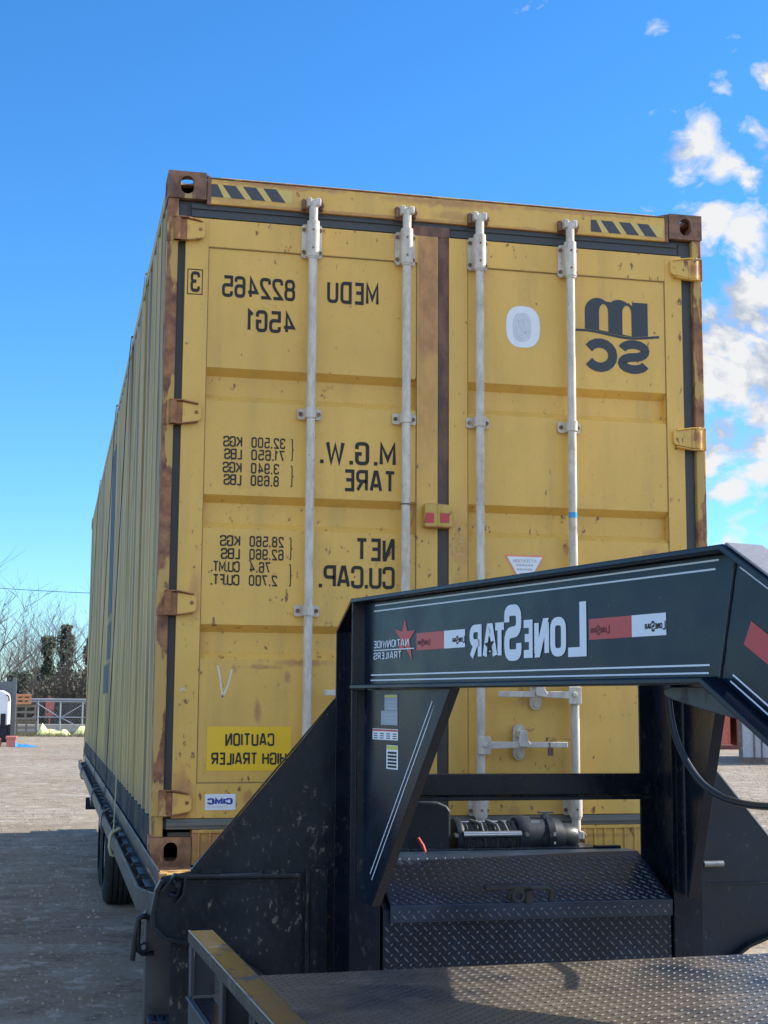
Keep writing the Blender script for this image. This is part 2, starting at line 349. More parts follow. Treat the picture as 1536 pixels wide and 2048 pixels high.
M = dict(
    door=m_yellow('door yellow paint', low=.034, spots=CONT_SPOTS, strips=[(-.127, -.02, 2.10, 2.72, .16, .85), (-.127, -.02, 1.70, 2.72, .25, .5)], rust=.35),
    header=m_yellow('header yellow paint', rust=.4, fleck=(.68, .74), strips=[(-1.06, 1.06, 2.60, 2.775, .004, .0)], spots=[(0, 2.86, .35, .03, .8), (-.72, 2.87, .4, .02, .9), (-.95, 2.79, .14, .05, .5), (1.0, 2.79, .10, .05, .45), (-.3, 2.772, .9, .009, .8), (.6, 2.865, .5, .012, .7), (-.1, 2.765, .22, .018, .8), (-.5, 2.765, .5, .010, .7), (.35, 2.765, .5, .009, .7), (.02, 2.80, .10, .03, .6)]),
    sill=m_yellow('sill yellow paint', rust=.6, dirt=.6, spots=[(-.98, .07, .16, .12, .9), (-.2, .03, .3, .03, .5), (.4, .10, .6, .012, .8), (.7, .02, .2, .03, .6)]),
    side=m_yellow('side yellow paint', base=(.52, .37, .13), rust=.15, dirt=.55),
    sidem=None,
    rust=m_rust('rusty steel'), post=m_rust('rusty brown corner post', light=(.40, .19, .085), dark=(.13, .055, .035), paint=(.52, .33, .10), amt=.19),
    hingerust=m_yellow('rusted yellow hinge', rust=1.2, spots=[(x, z, .05, .035, .95) for x in (-1.175, 1.175) for z in (.25, 1.05, 1.85, 2.64)]),
    seam=m_plain('dirty weld seam', (.30, .19, .065), .8, var=.6, scale=14), litridge=m_black('lit tread ridges', base=(.10, .115, .14), mud=.3, rough=.28, spec=.8),  # paler tread ridges imitate raised bars catching light
    castlow=m_rust('orange rusty casting', light=(.40, .21, .10), dark=(.20, .095, .05), paint=(.48, .32, .13), amt=.10),
    nosedustglare=m_plain('dusty sunlit top plate', (.20, .20, .215), .5, var=.6, scale=150),  # pale grey holds sun glare along with speckled dust
    deckridge=m_plain('polished deck ridges', (.075, .072, .070), .55, .2, var=.7, scale=4), lid=m_black('tread plate lid with sky tint', base=(.010, .022, .044), rough=.34, spec=.6),  # lid base bluer than the box, imitating its sky reflection
    hingebrown=m_rust('rust brown hinge steel', light=(.42, .19, .075), dark=(.17, .07, .035), paint=(.50, .32, .11), amt=.08),
    gasket=m_plain('door gasket rubber', (.06, .065, .068), .6, var=.3), gasket2=m_plain('weathered grey gasket', (.17, .165, .145), .8, var=.3, scale=12),
    darkgap=m_plain('dark gap', (.015, .015, .016), .8),
    bar=m_bar('galvanised locking bar'), ink=m_plain('black lettering', (.028, .024, .02), .75, var=.3), logo=m_plain('charcoal logo paint', (.035, .04, .045), .45, var=.3, scale=12),
    white=m_plain('white vinyl', (.78, .80, .82), .4), decal=m_plain('white reflective vinyl', (.72, .77, .84), .35, var=.05),
    red=m_plain('red reflective tape', (.50, .035, .035), .32, var=.25, scale=60), redtext=m_plain('red star vinyl', (.55, .06, .05), .4),
    orange=m_plain('orange print', (.75, .30, .12), .5), caution=m_plain('caution yellow label', (.83, .52, .02), .4, var=.05),
    blueink=m_plain('blue print', (.02, .06, .32), .5), grey=m_plain('grey print', (.48, .5, .52), .5), silver=m_plain('faded silver label', (.34, .39, .43), .5, var=.15),
    stickyellow=m_plain('yellow print', (.62, .58, .10), .5), stripeblack=m_plain('hazard stripe black', (.06, .06, .07), .5), stripeyel=m_plain('hazard stripe yellow', (.66, .48, .13), .5),
    black=m_black('gloss black paint', base=(.003, .007, .016), spec=.32, mud=.3, muds=45), blackweb=m_black('satin black paint', base=(.004, .010, .021), rough=.28, spec=.30), blackmud=m_black('muddy black paint', base=(.004, .009, .016), spec=.35, mud=1.6, rough=.34, muds=52),
    blackdust=m_black('dusty black paint', base=(.012, .018, .028), mud=.8, rough=.45, muds=30, spec=.35), rail=m_black('worn grey black paint', base=(.030, .034, .040), mud=.25, rough=.42),
    tread=m_black('black tread plate', base=(.006, .013, .026), rough=.32, spec=.4), deck=m_deck('worn tread plate'),
    goldrail=m_black('glossy rail paint', base=(.03, .028, .022), mud=.3, rough=.22, spec=1.0),
    sunedge=m_plain('sunlit edge highlight', (.55, .54, .52), .35, .6),  # pale metal colour stands in for sun on the right plate's edge
    rubber=m_black('tyre rubber', base=(.022, .024, .026), mud=.4, rough=.8, spec=.2), steel=m_plain('bright steel', (.62, .62, .62), .3, 1.0), dullsteel=m_plain('dull steel', (.25, .26, .27), .45, .8),
    ground=m_ground('dirt and gravel'), stone=m_plain('gravel stone', (.31, .27, .22), .9, var=.35, scale=8), strap=m_plain('pale green strap', (.38, .40, .24), .8), strapdark=m_plain('dark strap', (.04, .06, .055), .8),
    redpaint=m_rust('faded red container paint', light=(.60, .16, .12), dark=(.38, .10, .075), paint=(.22, .10, .08), amt=-.02), greypaint=m_rust('stained grey container paint', light=(.46, .48, .51), dark=(.36, .38, .41), paint=(.26, .17, .13), amt=.03),
    wood=m_plain('weathered pallet wood', (.24, .20, .16), .9, var=.35, scale=9), orangewood=m_plain('orange pallet wood', (.62, .28, .13), .8, var=.2, scale=9),
    tarp=m_plain('yellow green tarpaulin', (.80, .78, .30), .6, var=.08, scale=4), galv=m_plain('galvanised pipe', (.40, .43, .45), .5, .3), bark=m_plain('grey bark', (.11, .095, .085), .9, var=.3),
    ivy=m_plain('ivy leaves', (.030, .055, .028), .6, var=.5, scale=2), brush=m_plain('brown brush', (.075, .062, .045), .9, var=.4, scale=2), greenleaf=m_plain('weeds', (.20, .17, .09), .8, var=.4, scale=3),
    truckwhite=m_plain('white truck paint', (.8, .82, .84), .35), blue=m_plain('blue tarpaulin', (.03, .22, .50), .6, var=.2), hose=m_black('black cable jacket', base=(.015, .018, .022), rough=.4),
    lens=m_plain('green lens', (.03, .30, .16), .25), redlens=m_plain('red lens', (.35, .02, .02), .3), bluetape=m_plain('blue tape', (.05, .35, .62), .5), rope=m_plain('synthetic winch rope', (.09, .10, .10), .8, var=.5, scale=120),
    chalk=m_plain('white chalk', (.70, .66, .50), .9, var=.15, scale=60),
)

# ------------------------------------------------------------------ lettering (stroke font; everything in the place reads mirrored)
G = {}
def g(ch, w, *st): G[ch] = (w, st)
a, b = .46, 1.0; h = .53
g('A', .50, (0, [(0, 0), (.2, 1, 1), (.3, 1, 1), (.5, 0)]), (0, [(.06, .27), (.44, .27)]))
g('B', a, (0, [(0, 0, 1), (0, 1, 1), (a, 1), (a, h), (0, h)]), (0, [(.02, h), (a, h), (a, 0), (0, 0)]))
g('C', a, (0, [(a, .70), (a, 1), (0, 1), (0, 0), (a, 0), (a, .30)]))
g('D', a, (1, [(0, 0, 1), (0, 1, 1), (a, 1), (a, 0)]))
g('E', .40, (0, [(.40, 1), (0, 1, 1), (0, 0, 1), (.40, 0)]), (0, [(0, h), (.34, h)]))
g('F', .38, (0, [(.38, 1), (0, 1, 1), (0, 0)]), (0, [(0, h), (.33, h)]))
g('G', a, (0, [(a, .72), (a, 1), (0, 1), (0, 0), (a, 0), (a, .48, 1), (.25, .48)]))
g('H', a, (0, [(0, 0), (0, 1)]), (0, [(a, 0), (a, 1)]), (0, [(0, h), (a, h)]))
g('I', .0, (0, [(0, 0), (0, 1)]))
g('K', a, (0, [(0, 0), (0, 1)]), (0, [(a, 1), (.05, .42)]), (0, [(.15, .56), (a, 0)]))
g('L', .36, (0, [(0, 1), (0, 0, 1), (.36, 0)]))
g('M', .56, (0, [(0, 0), (0, 1, 1), (.28, .25, 1), (.56, 1, 1), (.56, 0)]))
g('N', a, (0, [(0, 0), (0, 1)]), (0, [(a, 0), (a, 1)]), (2, [(0, -.5, 1), (0, .7, 1), (a, .5, 0), (a, -.7, 0)]))
g('O', a, (1, [(0, 0), (0, 1), (a, 1), (a, 0)])); G['0'] = G['O']
g('P', a, (0, [(0, 0), (0, 1, 1), (a, 1), (a, .46), (0, .46)]))
g('R', a, (0, [(0, 0), (0, 1, 1), (a, 1), (a, .48), (0, .48)]), (0, [(.2, .48), (a, 0)]))
g('S', a, (0, [(a, .74), (a, 1), (0, 1), (0, h), (a, h-.04), (a, 0), (0, 0), (0, .26)]))
g('T', a, (0, [(0, 1), (a, 1)]), (0, [(a/2, 1), (a/2, 0)]))
g('U', a, (0, [(0, 1), (0, 0), (a, 0), (a, 1)]))
g('V', a, (0, [(0, 1), (a/2, 0, 1), (a, 1)]))
g('W', .66, (0, [(0, 1), (.16, 0, 1), (.33, .85, 1), (.50, 0, 1), (.66, 1)]))
g('1', .18, (0, [(0, .82), (.18, 1, 1), (.18, 0)]))
g('2', a, (0, [(0, .74), (0, 1), (a, 1), (a, .62), (0, 0, 1), (a, 0)]))
g('3', a, (0, [(0, .76), (0, 1), (a, 1), (a, h), (.15, h)]), (0, [(.15, h), (a, h), (a, 0), (0, 0), (0, .24)]))
g('4', .50, (0, [(.36, 0), (.36, 1, 1), (0, .25, 1), (.20, .25)]), (0, [(.18, .25), (.50, .25)]))
g('5', a, (0, [(.42, 1), (0, 1, 1), (0, .57, 1), (a, .57), (a, 0), (0, 0), (0, .24)]))
g('6', a, (0, [(a, .76), (a, 1), (0, 1), (0, .3)]), (1, [(0, 0), (0, .55), (a, .55), (a, 0)]))
g('7', a, (0, [(0, 1), (a, 1, 1), (.14, 0)]))
g('8', a, (1, [(.02, h), (.02, 1), (a-.02, 1), (a-.02, h)]), (1, [(0, 0), (0, h), (a, h), (a, 0)]))
g('9', a, (1, [(0, .45), (0, 1), (a, 1), (a, .45)]), (0, [(a, .7), (a, 0), (0, 0), (0, .24)]))
g('.', .04, (0, [(.02, -.08), (.02, .11)]))
g('{', .16, (0, [(.16, 1.0), (.08, 1.0), (.08, .5), (0, .5, 1)]), (0, [(0, .5, 1), (.08, .5), (.08, 0), (.16, 0)]))
def roundpath(pts, closed, r):
    out = []; n = len(pts)
    for i, p in enumerate(pts):
        q = Vector(p[:2])
        if (not closed and i in (0, n-1)) or len(p) > 2: out.append(q); continue
        pa = Vector(pts[i-1][:2]); pb = Vector(pts[(i+1) % n][:2]); la = (pa-q).length; lb = (pb-q).length
        ra = min(r, la*.48); rb = min(r, lb*.48); A = q+(pa-q)*(ra/la); B = q+(pb-q)*(rb/lb)
        for k in range(5):
            t = k/4; out.append(A*(1-t)**2+q*(2*t*(1-t))+B*t*t)
    return out
def ribbon(path, closed, th):
    n = len(path); Lp = []; Rp = []
    for i in range(n):
        p = path[i]
        d1 = (p-path[i-1]) if (closed or i) else None; d2 = (path[(i+1) % n]-p) if (closed or i < n-1) else None
        if d1 is None: d1 = d2
        if d2 is None: d2 = d1
        d1 = d1.normalized() if d1.length > 1e-9 else d2.normalized(); d2 = d2.normalized() if d2.length > 1e-9 else d1
        n1 = Vector((-d1.y, d1.x)); n2 = Vector((-d2.y, d2.x)); m = n1+n2
        m = m.normalized() if m.length > 1e-6 else n1
        k = min(1/max(.35, m.dot(n1)), 2.2); Lp.append(p+m*(th/2*k)); Rp.append(p-m*(th/2*k))
    return Lp, Rp
def text_ribbons(s, th=.15, gap=.22, space=.45, rad=.17, sx=1.0):
    """quads (2-D, unit cap height) with a layer number; returns list and total width"""
    x = 0; Q = []; lay = 0
    for ch in s:
        if ch == ' ': x += space; continue
        w, st = G[ch]
        for cl, pts in st:
            if cl == 2:
                Q.append((lay, [Vector((p[0]*sx+x+p[1]*th, p[2])) for p in pts])); lay += 1; continue
            pp = roundpath([((p[0]*sx+x), p[1]*(1-th)+th/2, *p[2:]) for p in pts], cl, rad)
            Lp, Rp = ribbon(pp, cl, th); n = len(pp)
            for i in range(n if cl else n-1):
                j = (i+1) % n; Q.append((lay, [Lp[i], Lp[j], Rp[j], Rp[i]]))
            lay += 1
        x += w*sx+gap
    return Q, x-gap
def write(mb, s, u0, v0, u1, v1, place, th=.15, gap=.22, space=.45, rad=.17, dz=.00025):
    """s is fitted in the box u0..u1 (u1 = where reading starts, mirrored), v0..v1; place(u, v, lift) -> point"""
    Q, w = text_ribbons(s, th, gap, space, rad); t = th/2
    sc = (u1-u0)/(w+th)
    for lay, q in Q:
        mb.add([place(u1-(p.x+t)*sc, v0+p.y*(v1-v0), dz*(lay % 4)) for p in q], [(0, 1, 2, 3)])
def rect(mb, u0, v0, u1, v1, place, lift=0): mb.add([place(u0, v0, lift), place(u1, v0, lift), place(u1, v1, lift), place(u0, v1, lift)], [(0, 1, 2, 3)])
def poly(mb, pts, place, lift=0): mb.add([place(u, v, lift) for u, v in pts], [tuple(range(len(pts)))])

exec_order = []
# ================================================================== SHIPPING CONTAINER (door end at y = 0)
BZ = .9; HC = 2.896; LC = 12.192; HW = 1.219
cont = empty('shipping_container', (0, 0, BZ), 'weathered yellow high cube shipping container with four locking bars strapped on the black trailer', 'shipping container')
def casting(cx, ysgn, top):
    """corner casting with its oval holes; cx = +-1, ysgn=0 door end, 1 far end"""
    mb = MB(); w, d, hh, t = .162, .178, .118, .024
    x0 = cx*(HW+.003); z0 = BZ+HC-hh+.002 if top else BZ-.002
    yf = -.004 if not ysgn else LC+.004; sy = 1 if not ysgn else -1
    def hole(u, v): return stadium(u, v, .062 if hh < 1 else .06, .084 if not top else .078)
    # front plate
    v, f = fill2d([(0, 0), (w, 0), (w, hh), (0, hh)], [stadium(w*.50, hh*.50, .056, .080)], t)
    mb.add([(x0-cx*p[0], yf+sy*(t/2+p[2]), z0+p[1]) for p in v], f)
    v, f = fill2d([(0, 0), (d-t, 0), (d-t, hh), (0, hh)], [stadium((d-t)*.46, hh*.50, .074, .052)], t)
    mb.add([(x0-cx*(t/2+p[2]), yf+sy*(t+p[0]), z0+p[1]) for p in v], f)
    zz = z0+hh-t/2 if top else z0+t/2
    v, f = fill2d([(t, t), (w, t), (w, d), (t, d)], [stadium(w*.54, d*.52, .064, .110)], t-.002)
    mb.add([(x0-cx*p[0], yf+sy*p[1], zz+p[2]) for p in v], f)
    zz = z0+.004 if top else z0+hh-.004
    mb.box(min(x0-cx*t, x0-cx*w), max(x0-cx*t, x0-cx*w), min(yf+sy*t, yf+sy*d), max(yf+sy*t, yf+sy*d), zz-.003, zz+.003)
    xi = x0-cx*w
    mb.box(min(xi, xi+cx*.006), max(xi, xi+cx*.006), min(yf+sy*t, yf+sy*d), max(yf+sy*t, yf+sy*d), z0+.008, z0+hh-.024)
    mb.build('corner_casting', M['rust'] if top or cx > 0 else M['castlow'], cont, bevel=.006)
for cx in (-1, 1):
    for ys in (0, 1):
        for tp in (0, 1): casting(cx, ys, tp)
# corner posts
for cx, lab in ((-1, 'rusty corner post beside the door lettering'), (1, 'rusty corner post at the right of the doors')):
    mb = MB(); xs = sorted((cx*HW, cx*1.174)); mb.box(xs[0], xs[1], 0, .06, BZ+.117, BZ+HC-.117)
    xs = sorted((cx*(HW-.001), cx*1.19)); mb.box(xs[0], xs[1], .06, .155, BZ+.117, BZ+HC-.117)
    # weld seams and hinge lugs give the post its broken edge
    for z in (1.15, 1.955, 2.75, 3.54): xs = sorted((cx*(HW+.004), cx*1.168)); mb.box(xs[0], xs[1], -.006, .02, z-.052, z+.052)
    mb.build('corner_post', M['post'], cont, bevel=.005, label=lab)
    mb = MB(); xs = sorted((cx*(HW-.002), cx*1.13)); mb.box(xs[0], xs[1], LC-.15, LC-.001, BZ+.117, BZ+HC-.117); mb.build('corner_post', M['side'], cont, bevel=.004)
# header and sill
mb = MB(); mb.box(-1.057, 1.057, .0, .09, 3.664, 3.776); mb.prism([(-1.0, 3.762), (-1.0, 3.79), (1.0, 3.79), (1.0, 3.762)], .012, .10)
mb.build('header_beam', M['header'], cont, bevel=.004)
mb = MB(); mb.prism([(-1.057, 3.776), (-1.057, 3.782), (1.057, 3.782), (1.057, 3.776)], -.003, .011); mb.box(-1.057, -1.04, -.003, .02, 3.66, 3.776); mb.box(1.04, 1.057, -.003, .02, 3.66, 3.776)
mb.prism([(-1.04, 3.782), (-1.057, 3.782), (-1.057, 3.80-.006), (-1.052, 3.79)], 0, .03)
mb.prism([(1.0, 3.782), (1.057, 3.782), (1.057, 3.797)], 0, .03)
mb.build('header_edge', M['rust'], cont, bevel=.002)
mb = MB(); mb.box(-1.057, 1.057, .004, .1, BZ+.004, 1.045)
for i in range(46):
    x = -1.03+i*2.06/45; mb.box(x-.004, x+.004, -.003 if i % 9 else -.006, .005, BZ+.012, 1.03)
mb.box(-1.057, 1.057, -.004, .02, 1.03, 1.044)
mb.build('sill_beam', M['sill'], cont, bevel=.002)
# hazard stripes on the header
def onface(u, v, l=0): return (u, -.0012-l, v)
for x0, x1, ztop, n in ((-1.040, -.69, 3.752, 4), (.68, 1.03, 3.738, 4)):
    mb = MB(); mk = MB(); zb = ztop-.056; rect(mb, x0, zb, x1, ztop, onface); p = (x1-x0)/n
    for i in range(n):
        s = x0+i*p
        if i == 0: pts = [(s, ztop), (s+.30*p, ztop), (s+.62*p, zb), (s, zb)]
        else: pts = [(s-.04, ztop), (s+.42*p-.02, ztop), (s+.42*p+.022, zb), (s-.0, zb)]
        poly(mk, [(max(x0, min(x1, u)), v) for u, v in pts], onface, .0006)
    hz = mb.build('hazard_stripe', M['stripeyel'], cont); mk.build('stripe_marks', M['stripeblack'], hz)
# gaskets
mb = MB()
for x0, x1 in ((-1.174, -1.135), (1.115, 1.174)): mb.box(x0, x1, .026, .05, 1.045, 3.664)
mb.box(-1.173, 1.173, .030, .10, 3.596, 3.678); mb.box(-1.12, 1.10, .014, .03, 3.600, 3.664)
mb.box(-1.12, 1.10, .004, .013, 3.603, 3.612); mb.box(-1.12, 1.10, .006, .013, 3.640, 3.648)
mb.build('door_gasket', M['gasket'], cont, bevel=.003)
mb = MB(); mb.box(-1.16, 1.16, .002, .03, 1.046, 1.088); mb.box(-1.16, 1.16, -.006, .005, 1.060, 1.075); mb.build('bottom_gasket', M['gasket2'], cont, bevel=.003)
def m_seal():
    t = MT('centre seal, rusty towards its top'); z = t.xyz()[2]; a_ = t.noise(12, 7, .65, stretch=(1, 1, .4))
    w_ = t.ramp(t.math('ADD', z, t.math('MULTIPLY', a_, 1.1)), 1.7, 2.9)
    t.set(Base_Color=t.mix(w_, (.062, .058, .055), t.mix(t.ramp(a_, .35, .65), (.10, .055, .04), (.22, .12, .08))), Roughness=.75); t.bump(a_, .003, .6); return t.m
mb = MB(); mb.box(-.036, .013, .003, .04, 1.09, 3.60); mb.box(-.15, .02, .0, .03, 3.595, 3.645); mb.build('center_seal', m_seal(), cont, bevel=.005, label='seal between the two doors, rust-eaten at its top')

DP = .006; GD = .046
def door(x0, x1, px0, px1, lab):
    d = MB()
    def fr(a0, a1, b0, b1, y=0): d.box(a0, a1, y, .05, b0, b1)
    ztop, zbot = 3.598, 1.09
    fr(x0, px0, zbot, ztop); fr(px1, x1, zbot, ztop); fr(px0, px1, 3.476, ztop, .0005); fr(px0, px1, zbot, 1.228, .0005)
    prof = [(3.476, DP)]
    for t in (2.954, 2.413, 1.873): prof += [(t, DP), (t-.030, GD), (t-.114, GD), (t-.143, DP)]
    prof += [(1.228, DP)]
    for i in range(len(prof)-1):
        (z1, y1), (z2, y2) = prof[i], prof[i+1]
        d.add([(px0, y1, z1), (px1, y1, z1), (px1, y2, z2), (px0, y2, z2)], [(0, 1, 2, 3)])
    # weld beads around the panel
    d.mi = 1
    d.tube([(px0+.002, .004, 3.474), (px1-.002, .004, 3.474)], .004, 6); d.tube([(px0+.002, .004, 1.230), (px1-.002, .004, 1.230)], .004, 6)
    d.tube([(px0, .005, 1.23), (px0, .005, 3.474)], .004, 6); d.tube([(px1, .005, 1.23), (px1, .005, 3.474)], .004, 6)
    return d.build('door', [M['door'], M['seam']], cont, bevel=.0015, label=lab)
doorL = door(-1.142, -.036, -1.045, -.130, 'left door carrying the identification and weight lettering')
doorR = door(.014, 1.117, .098, 1.035, 'right door carrying the round logo sticker and handles')
for sgn, dr in ((-1, doorL), (1, doorR)):
    for z in (3.54, 2.75, 1.955, 1.15):
        mb = MB(); e = 1.195 if sgn < 0 else 1.20; k = 1.062 if sgn < 0 else 1.058
        pr = [(e, z-.046), (e-.055, z-.046), (k+.01, z-.034), (k, z-.024), (k, z+.024), (k+.01, z+.034), (e-.055, z+.044), (e, z+.044)]
        mb.prism([(sgn*u, v) for u, v in pr[1:7]], -.016, .012); mb.mi = 1; mb.prism([(sgn*u, v) for u, v in (pr[0], pr[1], pr[6], pr[7])], -.0155, .012)
        mb.strip([(sgn*e, z+.048), (sgn*(e-.055), z+.048), (sgn*(k+.012), z+.035)], .006, -.026, .0); mb.strip([(sgn*e, z-.050), (sgn*(e-.055), z-.050), (sgn*(k+.012), z-.040)], .006, -.026, .0)
        mb.cyl((sgn*1.178, -.010, z-.05), (sgn*1.178, -.010, z+.05), .017, 14); mb.cyl((sgn*(k+.02), -.02, z+.003), (sgn*(k+.02), -.01, z+.003), .008, 10)
        mb.build('hinge', [M['hingerust'], M['hingebrown'] if sgn < 0 else M['hingerust']], dr, bevel=.003)
# locking bars
YB = -.046
def lockbar(x, r=.0185):
    b_ = MB(); b_.cyl((x, YB, 1.02), (x, YB, 3.665), r, 20); o = b_.build('locking_bar', M['bar'], cont, smooth=True)
    for zc, hh in ((3.528, .074), (1.16, .072)):
        q = MB(); q.prism([(x-.045, zc-hh+.008), (x-.037, zc-hh), (x+.037, zc-hh), (x+.045, zc-hh+.008), (x+.045, zc+hh-.008), (x+.037, zc+hh), (x-.037, zc+hh), (x-.045, zc+hh-.008)], -.012, -.001)
        q.cyl((x, YB, zc-hh-.004), (x, YB, zc+hh+.004), .0265, 20); q.cyl((x, YB, zc-hh-.012), (x, YB, zc-hh-.002), .023, 20)
        q.box(x-.026, x+.026, YB, -.008, zc-hh+.002, zc+hh-.002)
        for sx in (-1, 1):
            q.mi = 1
            for sz in (-1, 1): q.cyl((x+sx*.036, -.018, zc+sz*.050), (x+sx*.036, -.010, zc+sz*.050), .0085, 8)
        q.build('bracket', [M['bar'], M['rust']], o, smooth=True)
        q = MB()
        for sz in (-.045, .035): q.cyl((x-.004, YB-.028, zc+sz), (x-.004, YB-.022, zc+sz), .005, 8)
        q.build('bolt', M['rust'], o)
    for zc in (2.769, 1.935):
        q = MB(); q.prism([(x-.052, zc-.018), (x-.045, zc-.023), (x+.045, zc-.023), (x+.052, zc-.018), (x+.052, zc+.018), (x+.045, zc+.023), (x-.045, zc+.023), (x-.052, zc+.018)], -.010, -.001)
        q.cyl((x, YB, zc-.022), (x, YB, zc+.022), .024, 18); q.box(x-.023, x+.023, YB, -.008, zc-.0215, zc+.0215)
        q.mi = 1
        for sx in (-1, 1): q.cyl((x+sx*.039, -.016, zc), (x+sx*.039, -.008, zc), .009, 8)
        q.build('bracket', [M['bar'], M['rust']], o, smooth=True)
    for zc, s in ((3.688, 1), (1.004, -1)):
        q = MB(); q.cyl((x, YB, zc-.05*s-.004), (x, YB, zc+.006*s), .019, 16); q.box(x-.030, x-.010, YB-.016, YB+.020, zc-.018, zc+.022); q.box(x+.006, x+.030, YB-.018, YB+.014, zc-.014, zc+.020)
        q.box(x-.032, x+.034, YB-.008, YB+.010, zc+.010*s-.006, zc+.010*s+.008)
        q.build('cam', M['bar'], o, bevel=.005)
        q = MB(); q.box(x-.046, x-.030, -.034, .0, zc-.024, zc+.024); q.box(x+.030, x+.046, -.034, .0, zc-.022, zc+.026); q.box(x-.046, x+.046, -.010, .0, zc-.030, zc+.028); q.cyl((x+.038, -.04, zc), (x+.038, -.01, zc), .013, 10)
        q.build('keeper', M['rust'], o, bevel=.005)
    return o
BX = (-.603, -.189, .1415, .563)
bars = [lockbar(x) for x in BX]
q = MB(); q.cyl((BX[3], YB, 2.362), (BX[3], YB, 2.386), .0195, 20); q.build('blue_tape', M['bluetape'], bars[3], smooth=True)
q = MB(); q.lathe([(-.003, .0215), (0, .024), (.003, .0215), (0, .0185), (-.003, .0215)], (BX[1], YB, 2.395), 'z', 20); q.tube([(BX[1]+.02, YB, 2.395), (BX[1]+.035, YB-.005, 2.36), (BX[1]+.03, -.02, 2.31), (BX[1]+.01, -.012, 2.29)], .0016, 5); q.build('wire_tie', M['dullsteel'], bars[1])
def handle(xb, xe, z):
    s = 1 if xe > xb else -1; xm = (xb+xe)/2-.01*s
    h_ = MB(); y0 = YB-.022
    h_.box(min(xb-s*.02, xb+s*.036), max(xb-s*.02, xb+s*.036), y0-.006, y0+.008, z-.040, z+.034)
    h_.cyl((xb+s*.012, y0-.014, z), (xb+s*.012, y0+.02, z), .011, 12)
    h_.prism([(xb+s*.03, z-.018), (xb+s*.15, z-.013), (xe, z-.012), (xe, z+.012), (xb+s*.15, z+.013), (xb+s*.03, z+.014)] if s > 0 else [(xb+s*.03, z+.014), (xb+s*.15, z+.013), (xe, z+.012), (xe, z-.012), (xb+s*.15, z-.013), (xb+s*.03, z-.018)], y0-.004, y0+.006)
    o = h_.build('door_handle', M['bar'], cont, bevel=.003)
    k = MB(); v, f = fill2d(stadium(0, 0, .052, .15), [], .008); k.add([(xm+p[0], -.008+p[2], z+.010+p[1]) for p in v], f)
    k.box(xm-.020, xm+.020, YB-.034, -.006, z-.004, z+.034) if False else None
    k.prism([(xm-.015, z+.062), (xm+.015, z+.062), (xm+.020, z+.020), (xm+.032, z+.004), (xm+.02, z-.012), (xm-.02, z-.006), (xm-.024, z+.012)], y0-.014, y0-.006)
    k.box(xm-.013, xm+.013, y0-.006, -.01, z+.030, z+.058)
    for dz in (.058, -.045): k.cyl((xm, -.024, z+dz), (xm, -.008, z+dz), .012, 12)
    k.build('handle_catch', M['bar'], o, bevel=.003); return o
handle(BX[3], .212, 1.597); hb = handle(BX[2], .520, 1.385); handle(BX[1], -.535, 1.597); handle(BX[0], -.255, 1.385)
q = MB(); q.box(.43, .452, YB-.034, YB-.020, 1.34, 1.375); q.tube([(.441, YB-.027, 1.372), (.436, YB-.03, 1.392), (.446, YB-.02, 1.40)], .003, 6); q.build('bolt_seal', M['rust'], hb, bevel=.006)
# lock box across the middle
mb = MB(); mb.prism([(-.105, 2.305), (-.098, 2.30), (.012, 2.30), (.018, 2.305), (.018, 2.392), (.010, 2.400), (-.096, 2.404), (-.105, 2.396)], -.05, .0)
mb.box(-.05, -.036, -.056, -.04, 2.30, 2.402); lb = mb.build('lock_box', m_yellow('lock box paint', rust=.8, base=(.55, .36, .07), spots=[(-.045, 1.505, .09, .012, .9), (-.045, 1.40, .09, .010, .9)]), cont, bevel=.006)
for u0, v0, u1 in ((-.103, 2.318, -.066), (-.040, 2.322, .002)): mb = MB(); rect(mb, u0, v0, u1, 2.362, lambda u, v, l=0: (u, (-.0515 if u < -.05 or u > -.036 else -.0575)-l, v)); mb.build('red_label', M['red'], lb)
mb = MB()
for i in range(7):
    u = -.038+random.random()*.034; v = 2.328+random.random()*.028; rect(mb, u, v, u+.008, v+.0025, lambda a_, b_, l=0: (a_, -.0521-l, b_))
mb.build('label_scribble', M['chalk'], lb)

# ---- lettering on the doors
def onp(u, v, l=0): return (u, DP-.0012-l, v)
def T(nm, s, u0, zb, u1, zt, th=.155, pl=onp, parent=None, mat='ink', **k):
    q = MB(); write(q, s, u0, zb, u1, zt, pl, th, **k); return q.build(nm, M[mat], parent or cont)
IL = 'identification_lettering'
T(IL, 'MEDU', -.530, 3.267, -.302, 3.366, gap=.27); T(IL, '822465', -.984, 3.262, -.670, 3.357, gap=.24); T(IL, '45G1', -.872, 3.118, -.669, 3.214, gap=.25)
mb = MB()
for u0, z0, u1, z1 in ((-1.132, 3.261, -1.067, 3.265), (-1.132, 3.368, -1.067, 3.372), (-1.132, 3.265, -1.1286, 3.368), (-1.0704, 3.265, -1.067, 3.368)): rect(mb, u0, z0, u1, z1, lambda u, v, l=0: (u, -.0012-l, v))
write(mb, '3', -1.118, 3.272, -1.079, 3.362, lambda u, v, l=0: (u, -.0014-l, v), .16); mb.build('boxed_check_digit', M['ink'], cont)
T('weight_heading', 'M. G. W.', -.554, 2.563, -.221, 2.664, gap=.22, space=.12); T('weight_heading', 'TARE', -.449, 2.448, -.221, 2.543, gap=.25); T('weight_heading', 'NET', -.394, 2.153, -.224, 2.250, gap=.25); T('weight_heading', 'CU.CAP.', -.552, 2.035, -.223, 2.131, gap=.20)
